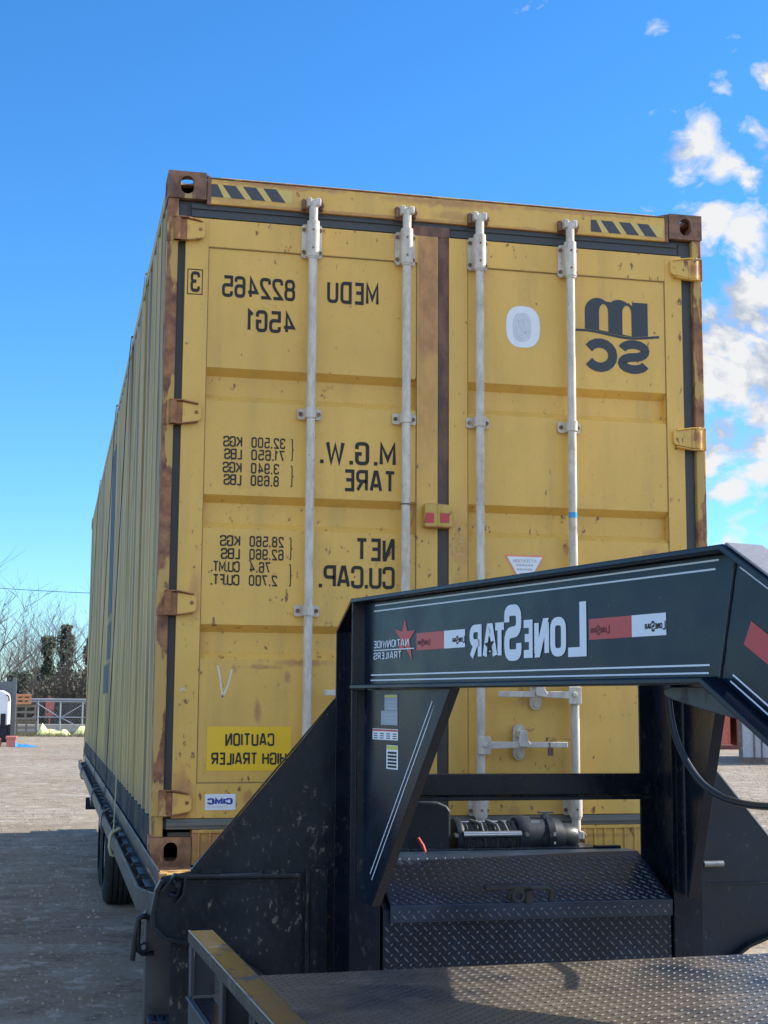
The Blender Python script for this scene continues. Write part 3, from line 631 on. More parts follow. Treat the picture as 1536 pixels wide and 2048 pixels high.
for num, unit, zb, ur in (('32.500', 'KGS', 2.617, -.965), ('71.650', 'LBS', 2.564, -.960), ('3.940', 'KGS', 2.507, -.965), ('8.690', 'LBS', 2.455, -.960),
                          ('28.560', 'KGS', 2.198, -.970), ('62.960', 'LBS', 2.144, -.965), ('76.4', 'CU.MT.', 2.090, -1.005), ('2.700', 'CU.FT.', 2.035, -1.005)):
    ue = -.702 if len(num) > 5 else (-.727 if len(num) > 4 else -.755)
    q = MB(); write(q, num, -.846, zb, ue, zb+.046, onp, .15, .28); write(q, unit, ur, zb, -.885, zb+.046, onp, .15, .17, rad=.15); q.build('weight_figures', M['ink'], cont)
for z0, z1 in ((2.568, 2.662), (2.456, 2.548), (2.147, 2.243), (2.036, 2.130)): T('bracket_mark', '{', -.680, z0, -.663, z1, th=.05, rad=.08)
# logo: letter m with two arches over a wave, then s and c
mb = MB()
def wv(u): t = (u-.585)/.42; return 3.212+.0105*math.sin(t*2*math.pi*1.0+.6)-.006*t+ .004
def arch(ur, ul, top):
    """outer outline of one hump from its right foot ur to left foot ul"""
    c = (ur+ul)/2; r = (ur-ul)/2; return [(c+r*math.cos(math.pi*i/14), top-r+r*math.sin(math.pi*i/14)) for i in range(15)]
zt = 3.372
outer = [(.951, wv(.951)+.004), (.951, zt-.006), (.876, zt-.006), (.876, zt-.022)]
outer += [(.868-.002*i, zt-.018+.0022*i) for i in range(5)]
outer += arch(.878, .748, zt+.002)[4:11]+arch(.772, .648, zt+.004)[4:]
outer += [(.648+(.951-.648)*i/16, wv(.648+(.951-.648)*i/16)+.004) for i in range(16)]
def slot(u0, u1): c = (u0+u1)/2; r = (u1-u0)/2; return [(u0, wv(c)+.012), (u1, wv(c)+.006)]+[(c+r*math.cos(math.pi*i/10), 3.312+r*1.7*math.sin(math.pi*i/10)) for i in range(11)]
v, f = fill2d(outer, [slot(.716, .760), slot(.828, .872)]); mb.add([onp(p[0], p[1]) for p in v], f)
wp = [Vector((.590+.415*i/30, wv(.590+.415*i/30)-.003)) for i in range(31)]; Lp, Rp = ribbon(wp, False, .011)
wt = MB()
for i in range(30): wt.add([onp(*Lp[i], .0004), onp(*Lp[i+1], .0004), onp(*Rp[i+1], .0004), onp(*Rp[i], .0004)], [(0, 1, 2, 3)])
def thick(pts, th, cl=False, r=.05, lift=0.0):
    pp = roundpath(pts, cl, r); Lp, Rp = ribbon(pp, cl, th)
    for i in range(len(pp) if cl else len(pp)-1):
        j = (i+1) % len(pp); mb.add([onp(*Lp[i], lift), onp(*Lp[j], lift), onp(*Rp[j], lift), onp(*Rp[i], lift)], [(0, 1, 2, 3)])
def arcs(*segs):
    out = []
    for cx_, cz_, rx, rz, a0, a1 in segs:
        for k in range(15):
            t = R(a0+(a1-a0)*k/14); out.append((cx_+rx*math.cos(t), cz_+rz*math.sin(t), 1))
    return [p for k, p in enumerate(out) if k == 0 or (Vector(p[:2])-Vector(out[k-1][:2])).length > 1e-5]
thick(arcs((.880, 3.141, .056, .030, 168, -90), (.880, 3.083, .056, .028, 90, 348)), .040, lift=.0003)
thick(arcs((.718, 3.112, .062, .056, 148, -148)), .043, lift=.0003)
lg = mb.build('logo', M['logo'], cont); wt.build('logo_wave', M['logo'], lg)
# stickers
def disc(mb, cx, cz, rx, rz, lift, n=28, p=2.6):
    pts = []
    for i in range(n):
        t = 2*math.pi*i/n; c, s = math.cos(t), math.sin(t)
        pts.append((cx+rx*math.copysign(abs(c)**(2/p), c), cz+rz*math.copysign(abs(s)**(2/p), s)))
    poly(mb, pts, onp, lift)
mb = MB(); disc(mb, .356, 3.218, .079, .095, 0); st = mb.build('round_sticker', M['white'], cont)
mb = MB(); disc(mb, .352, 3.216, .043, .066, .0006); s2 = mb.build('faded_emblem', m_plain('faded grey emblem', (.60, .62, .64), .5, var=.25, scale=40), st)
mb = MB()
def small(s, u0, z0, u1, z1, th=.16): write(mb, s, u0, z0, u1, z1, lambda u, v, l=0: onp(u, v, .0010+l), th)
def ringe(rx, rz, w, lift): 
    for i in range(28):
        t0, t1 = 2*math.pi*i/28, 2*math.pi*(i+1)/28
        mb.add([onp(.352+(rx-k*w)*math.cos(t), 3.216+(rz-k*w)*math.sin(t), lift) for t, k in ((t0, 0), (t1, 0), (t1, 1), (t0, 1))], [(0, 1, 2, 3)])
ringe(.040, .062, .003, .0010); ringe(.026, .046, .003, .0010)
for pts in ([(.335, 3.19), (.335, 3.245)], [(.335, 3.245), (.368, 3.19)], [(.368, 3.19), (.368, 3.245)]): 
    Lp, Rp = ribbon([Vector(p) for p in pts], False, .005); mb.add([onp(*Lp[0], .0012), onp(*Lp[1], .0012), onp(*Rp[1], .0012), onp(*Rp[0], .0012)], [(0, 1, 2, 3)])
mb.build('emblem_lines', m_plain('pale grey lines', (.70, .71, .72), .5), st)
mb = MB(); poly(mb, [(.262, 2.200), (.453, 2.200), (.358, 2.035)], onp); st = mb.build('warning_triangle', M['orange'], cont)
mb = MB(); poly(mb, [(.277, 2.191), (.438, 2.191), (.358, 2.052)], onp, .0006); s2 = mb.build('triangle_face', M['white'], st)
mb = MB(); small('ATTENTION', .305, 2.166, .412, 2.180); 
for k, (u0, u1) in enumerate(((.318, .398), (.322, .394), (.334, .382))):
    for j in range(6): uu = u0+(u1-u0)*j/6; rect(mb, uu, 2.150-k*.018, uu+(u1-u0)/7.2, 2.158-k*.018, onp, .0012)
mb.build('triangle_text', M['grey'], st)
mb = MB(); rect(mb, -1.004, 1.278, -.658, 1.456, onp); st = mb.build('caution_label', M['caution'], cont)
cpl = lambda u, v, l=0: onp(u, v, .0008+l)
T('caution_lettering', 'CAUTION', -.930, 1.378, -.728, 1.430, th=.16, pl=cpl, parent=st, gap=.24, rad=.14); T('caution_lettering', 'HIGH TRAILER', -.986, 1.302, -.676, 1.352, th=.16, pl=cpl, parent=st, gap=.22, space=.36, rad=.14)
fl = lambda u, v, l=0: (u, -.0010-l, v)
mb = MB(); rect(mb, -1.008, 1.122, -.884, 1.186, fl); st = mb.build('maker_label', M['white'], cont)
mb = MB(); write(mb, 'CIMC', -.998, 1.144, -.895, 1.170, lambda u, v, l=0: fl(u, v, .0008+l), .24, .26, rad=.22); mb.build('maker_lettering', M['blueink'], st)
mb = MB()
for j in range(9): rect(mb, -.998+j*.0095, 1.133, -.998+j*.0095+.007, 1.136, fl, .0008)
mb.build('maker_small_print', M['grey'], st)
# data plate, its rusty frame
mb = MB(); mb.box(.70, .87, -.004, DP, 1.98, 2.175); q = mb.build('data_plate', M['dullsteel'], cont, bevel=.001); mb = MB(); mb.box(.715, .855, -.006, -.0035, 1.99, 2.162); mb.build('plate_face', M['white'], q)
# chalk marks
mb = MB()
for pts, w in (([(-.967, 1.705), (-.958, 1.66), (-.945, 1.575)], .008), ([(-.945, 1.575), (-.925, 1.62), (-.908, 1.69)], .008), ([(-1.108, 1.615), (-1.116, 1.60)], .006), ([(-1.108, 1.615), (-1.100, 1.60)], .006)):
    Lp, Rp = ribbon([Vector(p) for p in pts], False, w)
    for i in range(len(pts)-1): mb.add([onp(*Lp[i]), onp(*Lp[i+1]), onp(*Rp[i+1]), onp(*Rp[i])] if pts[0][0] > -1.0 else [fl(*Lp[i]), fl(*Lp[i+1]), fl(*Rp[i+1]), fl(*Rp[i])], [(0, 1, 2, 3)])
mb.build('chalk_tick', M['chalk'], cont)
mb = MB()
scr = [[(.072, 2.385), (.062, 2.378), (.070, 2.366), (.060, 2.356)], [(.055, 2.345), (.066, 2.34), (.060, 2.33)], [(.058, 2.31), (.075, 2.306), (.062, 2.292), (.078, 2.286)], [(.055, 2.27), (.078, 2.262), (.060, 2.25), (.080, 2.243)], [(.058, 2.228), (.082, 2.235)], [(.060, 2.205), (.060, 2.225)], [(.052, 2.19), (.066, 2.20), (.072, 2.186), (.084, 2.196)]]
for pts in scr:
    Lp, Rp = ribbon([Vector(p) for p in pts], False, .0022)
    for i in range(len(pts)-1): mb.add([fl(*Lp[i]), fl(*Lp[i+1]), fl(*Rp[i+1]), fl(*Rp[i])], [(0, 1, 2, 3)])
mb.build('chalk_scribble', m_plain('faint chalk', (.62, .55, .35), .9), cont)

# ---- side walls, roof, rails
def m_side():
    t = MT('side yellow paint with lettering'); x, y, z = t.xyz(); base = (.50, .345, .105)
    big = t.noise(1.1, 5); st = t.noise(7, 5, stretch=(1, 1, .08), off=3); fl_ = t.noise(14, 4, off=8)
    col = t.mix(t.ramp(big, .3, .7), tuple(c*.9 for c in base), tuple(c*1.1 for c in base)); col = t.mix(t.math('MULTIPLY', t.ramp(st, .40, .70), .6), col, (.15, .115, .06)); ribshade = t.noise(6, 3, stretch=(1, 3.5, .03), off=12); col = t.mix(t.math('MULTIPLY', t.ramp(ribshade, .54, .64), .75), col, (.07, .055, .035))  # narrow dark vertical streaks imitate shading between the ribs
    col = t.mix(t.ramp(fl_, .68, .72, 0, .7), col, RUST)
    # grime gathers on the lowest hand's breadth
    col = t.mix(t.ramp(t.math('ADD', z, t.math('MULTIPLY', st, .35)), .22, .52, .75, 0), col, (.14, .125, .09))
    blk = None
    for (y0, y1, z0, z1) in ((5.0, 5.75, 1.32, 2.62), (4.95, 5.75, .98, 1.26), (5.2, 6.3, .72, .95)):
        v = t.math('MULTIPLY', t.math('MULTIPLY', t.ramp(y, y0-.01, y0+.01), t.ramp(y, y1-.01, y1+.01, 1, 0)), t.math('MULTIPLY', t.ramp(z, z0-.01, z0+.01), t.ramp(z, z1-.01, z1+.01, 1, 0)))
        blk = v if blk is None else t.math('MAXIMUM', blk, v)
    col = t.mix(t.math('MULTIPLY', blk, .9), col, (.03, .045, .09))
    t.set(Base_Color=col, Roughness=.5); t.bump(t.noise(30, 4), .001, .4); return t.m
M['sidem'] = m_side()
def sidewall(cx):
    mb = MB(); z0, z1 = 1.075, 3.735; ys = []; y = .155; p = .278
    xo, xi = cx*(HW-.004), cx*(HW-.040)
    pts = [(y, xo)]
    while y+p < LC-.16:
        pts += [(y+.072, xo), (y+.140, xi), (y+.210, xi), (y+p, xo)]; y += p
    pts.append((LC-.155, xo))
    for (ya, xa), (yb, xb) in zip(pts[:-1], pts[1:]):
        mb.add([(xa, ya, z0), (xb, yb, z0), (xb, yb, z1), (xa, ya, z1)], [(0, 1, 2, 3)])
    mb.build('side_wall', M['sidem'] if cx < 0 else M['side'], cont)
for cx in (-1, 1):
    sidewall(cx)
    xs = sorted((cx*(HW-.0005), cx*(HW-.055))); mb = MB(); mb.box(xs[0], xs[1], .16, LC-.16, 3.73, 3.785); mb.build('top_rail', M['side'], cont, bevel=.004)
    mb = MB(); mb.box(xs[0], xs[1], .16, LC-.16, BZ+.02, 1.08); mb.build('bottom_rail', m_black('dark navy bottom rail', base=(.008, .014, .024), mud=.25, rough=.6, spec=.12), cont, bevel=.004)  # navy base much darker than the side wall, with mud specks
mb = MB(); y = .1
while y < LC-.15:
    mb.add([(-1.17, y, 3.775), (1.17, y, 3.775), (1.17, y+.07, 3.775), (-1.17, y+.07, 3.775), (1.17, y+.10, 3.790), (-1.17, y+.10, 3.790), (1.17, y+.18, 3.790), (-1.17, y+.18, 3.790), (1.17, y+.21, 3.775), (-1.17, y+.21, 3.775)],
           [(0, 1, 2, 3), (3, 2, 4, 5), (5, 4, 6, 7), (7, 6, 8, 9)]); y += .21
mb.build('roof', M['side'], cont)
mb = MB(); mb.box(-1.17, 1.17, LC-.05, LC-.02, BZ+.02, 3.78); mb.build('end_wall', M['side'], cont)
mb = MB(); mb.box(-1.15, 1.15, .06, LC-.06, BZ+.10, BZ+.13); mb.build('floor', M['wood'], cont)

# straps over the container
for k, (y, lab, mt) in enumerate(((1.56, 'pale green strap over the container, nearest to the doors', 'strap'), (2.93, 'thin strap down the container side, second from the doors', 'strapdark'), (5.08, 'thin strap down the container side, third from the doors', 'strapdark'), (8.95, 'thin strap at the rear of the container side, farthest from the doors', 'strapdark'))):
    s = empty('ratchet_strap', (-1.3, y, .93), lab, 'strap', 'straps holding the container down')
    mb = MB(); w = .022; pth = [(-1.306, .88), (-1.298, .93), (-1.230, 3.70), (-1.222, 3.802), (-1.18, 3.812), (1.18, 3.812), (1.222, 3.802), (1.232, 3.70), (1.30, .92)]
    mb.strip(pth, .004, y-w, y+w, 'y'); mb.build('webbing', M[mt], s)
    mb = MB(); mb.tube([(-1.305, y-.02, .905), (-1.318, y-.05, .88), (-1.322, y-.06, .84), (-1.312, y-.055, .80), (-1.295, y-.05, .795)], .008, 6); mb.tube([(-1.27, y-.03, .925), (-1.305, y-.045, .91), (-1.322, y-.02, .88)], .009, 6)
    mb.build('hook', M['strap' if k == 0 else 'dullsteel'], s, smooth=True)

# ================================================================== GOOSENECK TRAILER
tr = empty('gooseneck_trailer', (0, 0, 0), 'glossy black gooseneck flatbed trailer with white pinstripes under the yellow container', 'trailer')
DX, DY = .2282, -.9736
def neckpt(side, off=0.0):
    """(s along, o inwards, z) -> world, side -1 left, +1 right"""
    bx, by = -.64, -1.10; nx, ny = .9736, .2282
    def f(p): x = bx+DX*p[0]+nx*(p[1]+off); y = by+DY*p[0]+ny*(p[1]+off); return Vector((x if side < 0 else -x, y, p[2]))
    return f
FW_ = .112; WEB = .050
ns = -.60
for side, lab in ((-1, 'neck beam with the white maker lettering'), (1, 'neck beam behind the lettered one')):
    f = neckpt(side)
    def prs(mb, pl, o0, o1):  # pl in (s,z)
        n = len(pl); mb.add([f((s_, o0, z_)) for s_, z_ in pl]+[f((s_, o1, z_)) for s_, z_ in pl], [tuple(range(n)), tuple(range(2*n-1, n-1, -1))]+[(i, i+n, (i+1) % n+n, (i+1) % n) for i in range(n)])
    e = 2.42
    mb = MB(); T_ = .013
    prs(mb, [(.0, 1.895), (1.952, 1.895), (e, 1.895+ns*(e-1.952)), (e, 1.909+ns*(e-1.96)), (1.962, 1.909), (0, 1.909)], 0, FW_)
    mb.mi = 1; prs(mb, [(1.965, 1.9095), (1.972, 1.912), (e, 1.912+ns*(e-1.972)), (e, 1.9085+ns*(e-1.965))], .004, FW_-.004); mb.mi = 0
    prs(mb, [(.0, 1.602), (1.872, 1.602), (e, 1.602+ns*(e-1.872)), (e, 1.616+ns*(e-1.880)), (1.880, 1.616), (0, 1.616)], 0, FW_)
    prs(mb, [(.01, 1.616), (1.880, 1.616), (e-.01, 1.616+ns*(e-1.89)), (e-.01, 1.895+ns*(e-1.962)), (1.952, 1.895), (.01, 1.895)], WEB, WEB+.010)
    nb = mb.build('neck_beam', [M['blackweb'], M['nosedustglare']], tr, bevel=.003, label=lab)
    # weld at the bend
    mb = MB(); mb.tube([f((1.955-.067*t, WEB-.001, 1.893-.277*t+random.uniform(-.001, .001))) for t in [i/24 for i in range(25)]], [.0035+random.uniform(-.0008, .0012) for _ in range(25)], 6); mb.build('weld_bead', M['blackweb'], nb)
    mb = MB(); prs(mb, [(.03, 1.601), (.60, 1.601), (.105, .905), (.03, .89)], WEB, WEB+.010)
    prs(mb, [(.575, 1.601), (.646, 1.601), (.105, .890), (.085, .905)], WEB-.012, WEB+.022)
    gb = mb.build('neck_gusset', M['blackweb'], tr, bevel=.002)
    if side < 0: neckL, gusL = nb, gb
    # upright
    x0, x1 = (-.632, -.528) if side < 0 else (.531, .642); xc = (x0+x1)/2
    mb = MB(); mb.box(x0, x1, -1.10, -1.088, .55, 1.600); mb.box(x0, x1, -1.10, -1.088, 1.617, 1.90)
    mb.box(x0, x1, -.820, -.808, .55, 1.812)
    mb.prism([(-1.088, .55), (-1.088, 1.893), (-1.08, 1.898), (-.82, 1.80), (-.82, .55)], xc-.005, xc+.005, 'x')
    mb.prism([(-1.088, 1.912), (-1.07, 1.912), (-.808, 1.816), (-.808, 1.803), (-1.075, 1.899), (-1.088, 1.899)], x0, x1, 'x')
    mb.tube([(x0+.017, -1.101, .9), (x0+.017, -1.101, 1.60)], .003, 5)
    mb.build('upright', M['black'], tr, bevel=.003, label='upright post at the left of the toolbox' if side < 0 else 'upright post at the right of the toolbox')
f = neckpt(-1)
def nk(s_, z_, l=0): return f((s_, WEB-.0010-l, z_))
# pinstripes
mb = MB()
def line(mb, p, q, w, pl):
    Lp, Rp = ribbon([Vector(p), Vector(q)], False, w); mb.add([pl(*Lp[0]), pl(*Lp[1]), pl(*Rp[1]), pl(*Rp[0])], [(0, 1, 2, 3)])
for p, q in (((.094, 1.882), (1.893, 1.882)), ((.086, 1.863), (1.880, 1.862)), ((.067, 1.6485), (1.852, 1.645)), ((.063, 1.631), (1.848, 1.627)), ((1.964, 1.860), (2.35, 1.860+ns*.386)), ((1.931, 1.622), (2.35, 1.622+ns*.419)), ((1.922, 1.608), (2.35, 1.608+ns*.428)),
             ((.507, 1.562), (.071, .993)), ((.524, 1.552), (.083, .975))): line(mb, p, q, .0042, nk)
mb.build('pinstripe', M['decal'], neckL)
def nkm(u, v, l=0): return nk(u, v, .0006+l)
# maker name: large initials, small capitals
mb = MB()
def name(mb, s0, s1, zb, zs, zL, zl2, pl, th=.21, star=False):
    """reads from s1 down to s0"""
    W_ = s1-s0
    seq = [('L', 0.00, .165, 1), ('O', .155, .125, 0), ('N', .290, .120, 0), ('E', .425, .090, 0), ('S', .520, .150, 1), ('T', .655, .115, 0), ('A', .735, .135, 0), ('R', .880, .115, 0)]
    for ch, u, w, big in seq:
        hi = s1-u*W_; lo = hi-w*W_
        if ch == 'S': write(mb, ch, lo, zb-.006, hi, zL, pl, .20, rad=.16)
        elif big: write(mb, ch, lo, zb-.003, hi, zL, pl, .16)
        else: write(mb, ch, lo, zb, hi, zs, pl, th, rad=.2)
name(mb, .741, 1.358, 1.681, 1.786, 1.833, 0, nkm)
nm = mb.build('maker_name', M['decal'], neckL)
def star(mb, cx, cz, r, pl, lift=0, rot=0, inner=.42, sx=1.0):
    pts = []
    for i in range(10):
        t = math.pi/2+rot+i*math.pi/5; rr = r if i % 2 == 0 else r*inner; pts.append((cx+rr*math.cos(t)*sx, cz+rr*math.sin(t)))
    for i in range(10): mb.add([pl(cx, cz, lift), pl(*pts[i], lift), pl(*pts[(i+1) % 10], lift)], [(0, 1, 2)])
mb = MB(); star(mb, .862, 1.722, .030, nkm, .0018, rot=.1, sx=.95); mb.build('name_star', M['ink'], nm)
# red and white tape
for k, (s0, s1, s2, zb, zt_) in enumerate(((.401, .585, .716, 1.722, 1.776), (1.370, 1.556, 1.694, 1.7195, 1.773))):
    mb = MB(); rect(mb, s0, zb, s1, zt_, nk, .0004); tp = mb.build('red_tape', M['red'], neckL)
    mb = MB(); rect(mb, s1, zb, s2, zt_, nk, .0004); wp_ = mb.build('white_tape', M['decal'], neckL)
    mb = MB(); name(mb, s1+.008+.045, s2-.001, zb+.016, zb+.030, zb+.036, 0, lambda u, v, l=0: nk(u, v, .0012+l), .22); mb.build('tape_lettering', M['ink'], wp_)
    mb = MB(); name(mb, s0+.006, s0+.092, zb+.016, zb+.030, zb+.036, 0, lambda u, v, l=0: nk(u, v, .0012+l), .22); mb.build('tape_lettering', m_plain('dark red print', (.16, .02, .02), .5), tp)
mb = MB(); poly(mb, [(1.998, 1.738), (1.971, 1.688), (2.20, 1.688+ns*.229), (2.227, 1.738+ns*.229)], nk, .0004); mb.build('red_tape', M['red'], neckL)
# dealer mark
mb = MB()
pts = [(.319, 1.827), (.300, 1.785), (.245, 1.797), (.285, 1.763), (.272, 1.712), (.318, 1.738), (.372, 1.690), (.352, 1.757), (.390, 1.786), (.337, 1.785)]
for i in range(10): mb.add([nk(.318, 1.762, .0004), nk(*pts[i], .0004), nk(*pts[(i+1) % 10], .0004)], [(0, 1, 2)])
ds = mb.build('dealer_star', M['redtext'], neckL)
mb = MB(); write(mb, 'NATIONWIDE', .089, 1.738, .348, 1.762, lambda u, v, l=0: nk(u, v, .0012+l), .13, .24, rad=.14); write(mb, 'TRAILERS', .089, 1.700, .296, 1.723, lambda u, v, l=0: nk(u, v, .0012+l), .13, .28, rad=.12)
line(mb, (.089, 1.7305), (.387, 1.7290), .003, lambda u, v: nk(u, v, .0014)); mb.build('dealer_lettering', M['decal'], neckL)
# labels on the gusset
def sticker(s0, z0, s1, z1, mat, bars_=(), top=None, lab=None):
    mb = MB(); rect(mb, s0, z0, s1, z1, nk, .0004); o = mb.build('warning_label', M[mat], gusL, label=lab)
    if top: mb = MB(); rect(mb, s0+.002, z1-top[1], s1-.002, z1-.002, nk, .0010); mb.build('label_band', M[top[0]], o)
    if bars_:
        mb = MB()
        for (u0, v0, u1, v1) in bars_: rect(mb, s0+(s1-s0)*u0, z0+(z1-z0)*v0, s0+(s1-s0)*u1, z0+(z1-z0)*v1, nk, .0012)
        mb.build('label_print', M['ink'] if mat != 'silver' else M['grey'], o)
sticker(.172, 1.531, .268, 1.583, 'silver', [(.25, .1+.2*i, .85, .16+.2*i) for i in range(3)], ('stickyellow', .009), 'faded silver label at the top of the gusset')
sticker(.147, 1.484, .269, 1.530, 'silver', [(.2, .2+.25*i, .9, .26+.25*i) for i in range(3)], None, 'plain faded silver label')
sticker(.083, 1.435, .273, 1.471, 'white', [(.05+.25*j, .12+.2*i, .20+.25*j, .2+.2*i) for i in range(3) for j in range(4)], ('red', .008), 'white label with red band')
sticker(.189, 1.342, .274, 1.419, 'white', [(.12, .06+.145*i, .88, .15+.145*i) for i in range(5)], ('stickyellow', .014), 'white label with a yellow heading and black rows')
# plate under the bend
mb = MB(); v = [(1.66, 1.597), (1.63, 1.590), (1.635, 1.577), (1.66, 1.568), (1.80, 1.540), (2.02, 1.503), (2.06, 1.494), (1.90, 1.597)]
n = len(v); mb.add([f((s_, .085, z_)) for s_, z_ in v]+[f((s_, .092, z_)) for s_, z_ in v], [tuple(range(n)), tuple(range(2*n-1, n-1, -1))]+[(i, i+n, (i+1) % n+n, (i+1) % n) for i in range(n)])
mb.build('bend_plate', M['rail'], tr, bevel=.002)
# coupler ahead of the bend (outside the picture)
mb = MB(); mb.prism([(-3.05, 1.62), (-3.42, 1.62), (-3.62, 1.50), (-3.62, 1.36), (-3.30, 1.36), (-3.05, 1.5)], -.05, .16, 'x'); mb.cyl((.055, -3.48, 1.0), (.055, -3.48, 1.5), .05, 16); mb.build('coupler', M['black'], tr, bevel=.004)
# crossbar
mb = MB(); mb.box(-.53, .535, -.90, -.84, 1.228, 1.305); mb.box(-.53, .535, -.93, -.84, 1.213, 1.226); mb.build('crossbar', M['black'], tr, bevel=.004)
# front side plates
YP = -.80
def plate(sx):
    mb = MB(); P_ = [(.58, 1.60), (.600, 1.600), (.84, 1.312), (1.129, .973), (1.235, .955), (1.258, .915), (1.271, .84), (1.266, .790), (1.222, .748), (1.138, .727), (.95, .66), (.8, .56), (.58, .50)]
    mb.prism([(sx*u, v) for u, v in P_], YP, YP+.01)
    o = mb.build('side_gusset', M['blackmud'] if sx < 0 else M['blackdust'], tr, bevel=.002, label='muddy front plate left of the toolbox' if sx < 0 else 'dusty front plate right of the toolbox')
    mb = MB(); edge = [(1.240, .95), (1.258, .915), (1.271, .84), (1.266, .790), (1.222, .748), (1.138, .727), (.95, .66), (.8, .56)]
    mb.strip([(sx*u, v) for u, v in edge], .012*(-sx), YP-.045, YP)
    mb.build('plate_rim', M['blackmud'], o, bevel=.002)
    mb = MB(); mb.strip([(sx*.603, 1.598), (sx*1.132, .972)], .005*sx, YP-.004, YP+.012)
    mb.build('plate_edge', M['sunedge'] if sx > 0 else M['black'], o)
    return o
pL = plate(-1); pR = plate(1)
mb = MB(); mb.tube([(-1.17, YP-.014, .957), (-.75, YP-.014, .953)], .012, 10); mb.box(-1.10, -1.03, YP-.022, YP, .966, .984); mb.box(-.88, -.83, YP-.024, YP, .950, .972)
mb.tube([(-1.198, YP-.02, .950), (-1.175, YP-.035, .925), (-1.18, YP-.02, .895), (-1.21, YP-.02, .90)], .010, 8); mb.cyl((-1.183, YP-.06, .935), (-1.183, YP-.02, .935), .010, 10)
mb.strip([(-1.232, .91), (-1.19, .960), (-1.16, .955), (-1.165, .90), (-1.19, .87)], .008, YP-.04, YP)
mb.build('hinge_rod', M['blackmud'], pL, smooth=True)
mb = MB(); mb.box(-.735, -.720, YP-.04, YP, .5, .975); mb.box(-.720, -.655, YP-.03, YP-.02, .5, .975); mb.box(-1.17, -.74, YP-.004, YP, .925, .929); mb.build('vertical_angle', M['blackmud'], pL, bevel=.002)
mb = MB(); mb.box(.768, .773, YP-.02, YP, .50, 1.02); mb.box(.776, 1.2, YP-.008, YP, .887, .893); q = mb.build('vertical_angle', M['blackdust'], pR, bevel=.001)
mb = MB(); mb.cyl((.773, YP-.03, .966), (.852, YP-.03, .966), .0125, 14); mb.cyl((.826, YP-.0435, .967), (.826, YP-.037, .967), .004, 8); mb.build('pin', M['dullsteel'], pR, smooth=True)
# toolbox
tb0, tb1 = -.515, .528
mb = MB(); mb.prism([(-1.085, .62), (-1.085, .862), (-.80, .995), (-.62, .995), (-.62, .62)], tb0, tb1, 'x'); tbx = mb.build('toolbox', M['tread'], tr, bevel=.003)
mb = MB(); yb = -1.104
mb.prism([(yb, .824), (yb, .880), (-.80, 1.016), (-.70, 1.016), (-.70, 1.008), (-.802, 1.008), (yb+.006, .873), (yb+.006, .824)], tb0+.022, tb1-.004, 'x'); lid = mb.build('lid', M['lid'], tbx, bevel=.002)
def tread(mb, O, U, V, Nn, nu, nv, pitch, ln=.0145, wd=.0034, ht=.0036, keep=None, sm=.45):
    O, U, V, Nn = Vector(O), Vector(U).normalized(), Vector(V).normalized(), Vector(Nn).normalized()
    for j in range(nv):
        for i in range(nu):
            for k in (0, 1):
                u = (i+.5*k+.25)*pitch; v = (j+.5*k+.25)*pitch
                a_ = (U+V).normalized() if (k) else (U-V).normalized(); c = O+U*u+V*v
                if keep and not keep(c): continue
                bb = a_.cross(Nn)
                l_ = ln*(1 if k == 0 else sm)  # one bar direction shortened, as if only the other caught light
                mb.add([c-a_*l_, c-bb*wd, c+a_*l_, c+bb*wd, c-a_*l_*.45+Nn*ht, c+a_*l_*.45+Nn*ht], [(0, 1, 5, 4), (1, 2, 5), (2, 3, 4, 5), (3, 0, 4)])
mb = MB(); tread(mb, (tb0+.006, -1.0855, .625), (1, 0, 0), (0, 0, 1), (0, -1, 0), 31, 6, .0335); mb.build('front_tread', M['litridge'], tbx)
mb = MB(); tread(mb, (tb0+.028, yb-.0003, .834), (1, 0, 0), (0, 0, 1), (0, -1, 0), 30, 1, .0335); 
sv_ = Vector((0, .304, .136)); nn_ = Vector((0, -.136, .304)); tread(mb, Vector((tb0+.026, yb+.006, .8832)), (-1, 0, 0) if False else (1, 0, 0), sv_, nn_, 30, 9, .0335); mb.build('lid_tread', M['litridge'], lid)
mb = MB(); y1 = yb+.012
mb.tube([(-.165, y1-.02, .934), (-.03, y1-.02, .938), (.0, y1-.018, .934)], .0115, 8); mb.tube([(-.075, y1+.01, .885), (-.068, y1-.01, .915), (-.05, y1-.02, .932), (.0, y1-.02, .934), (.06, y1-.018, .932), (.078, y1-.014, .924), (.078, y1, .885)], .0095, 8)
mb.lathe([(-.012, .012), (-.012, .024), (.0, .024), (0, .012)], (-.045, y1-.012, .905), 'y', 16); mb.cyl((-.01, y1-.010, .885), (-.01, y1-.024, .925), .014, 10); mb.cyl((-.005, y1, .885), (-.005, y1-.004, .905), .022, 10)
mb.build('latch_handle', M['hose'], tbx, smooth=True)
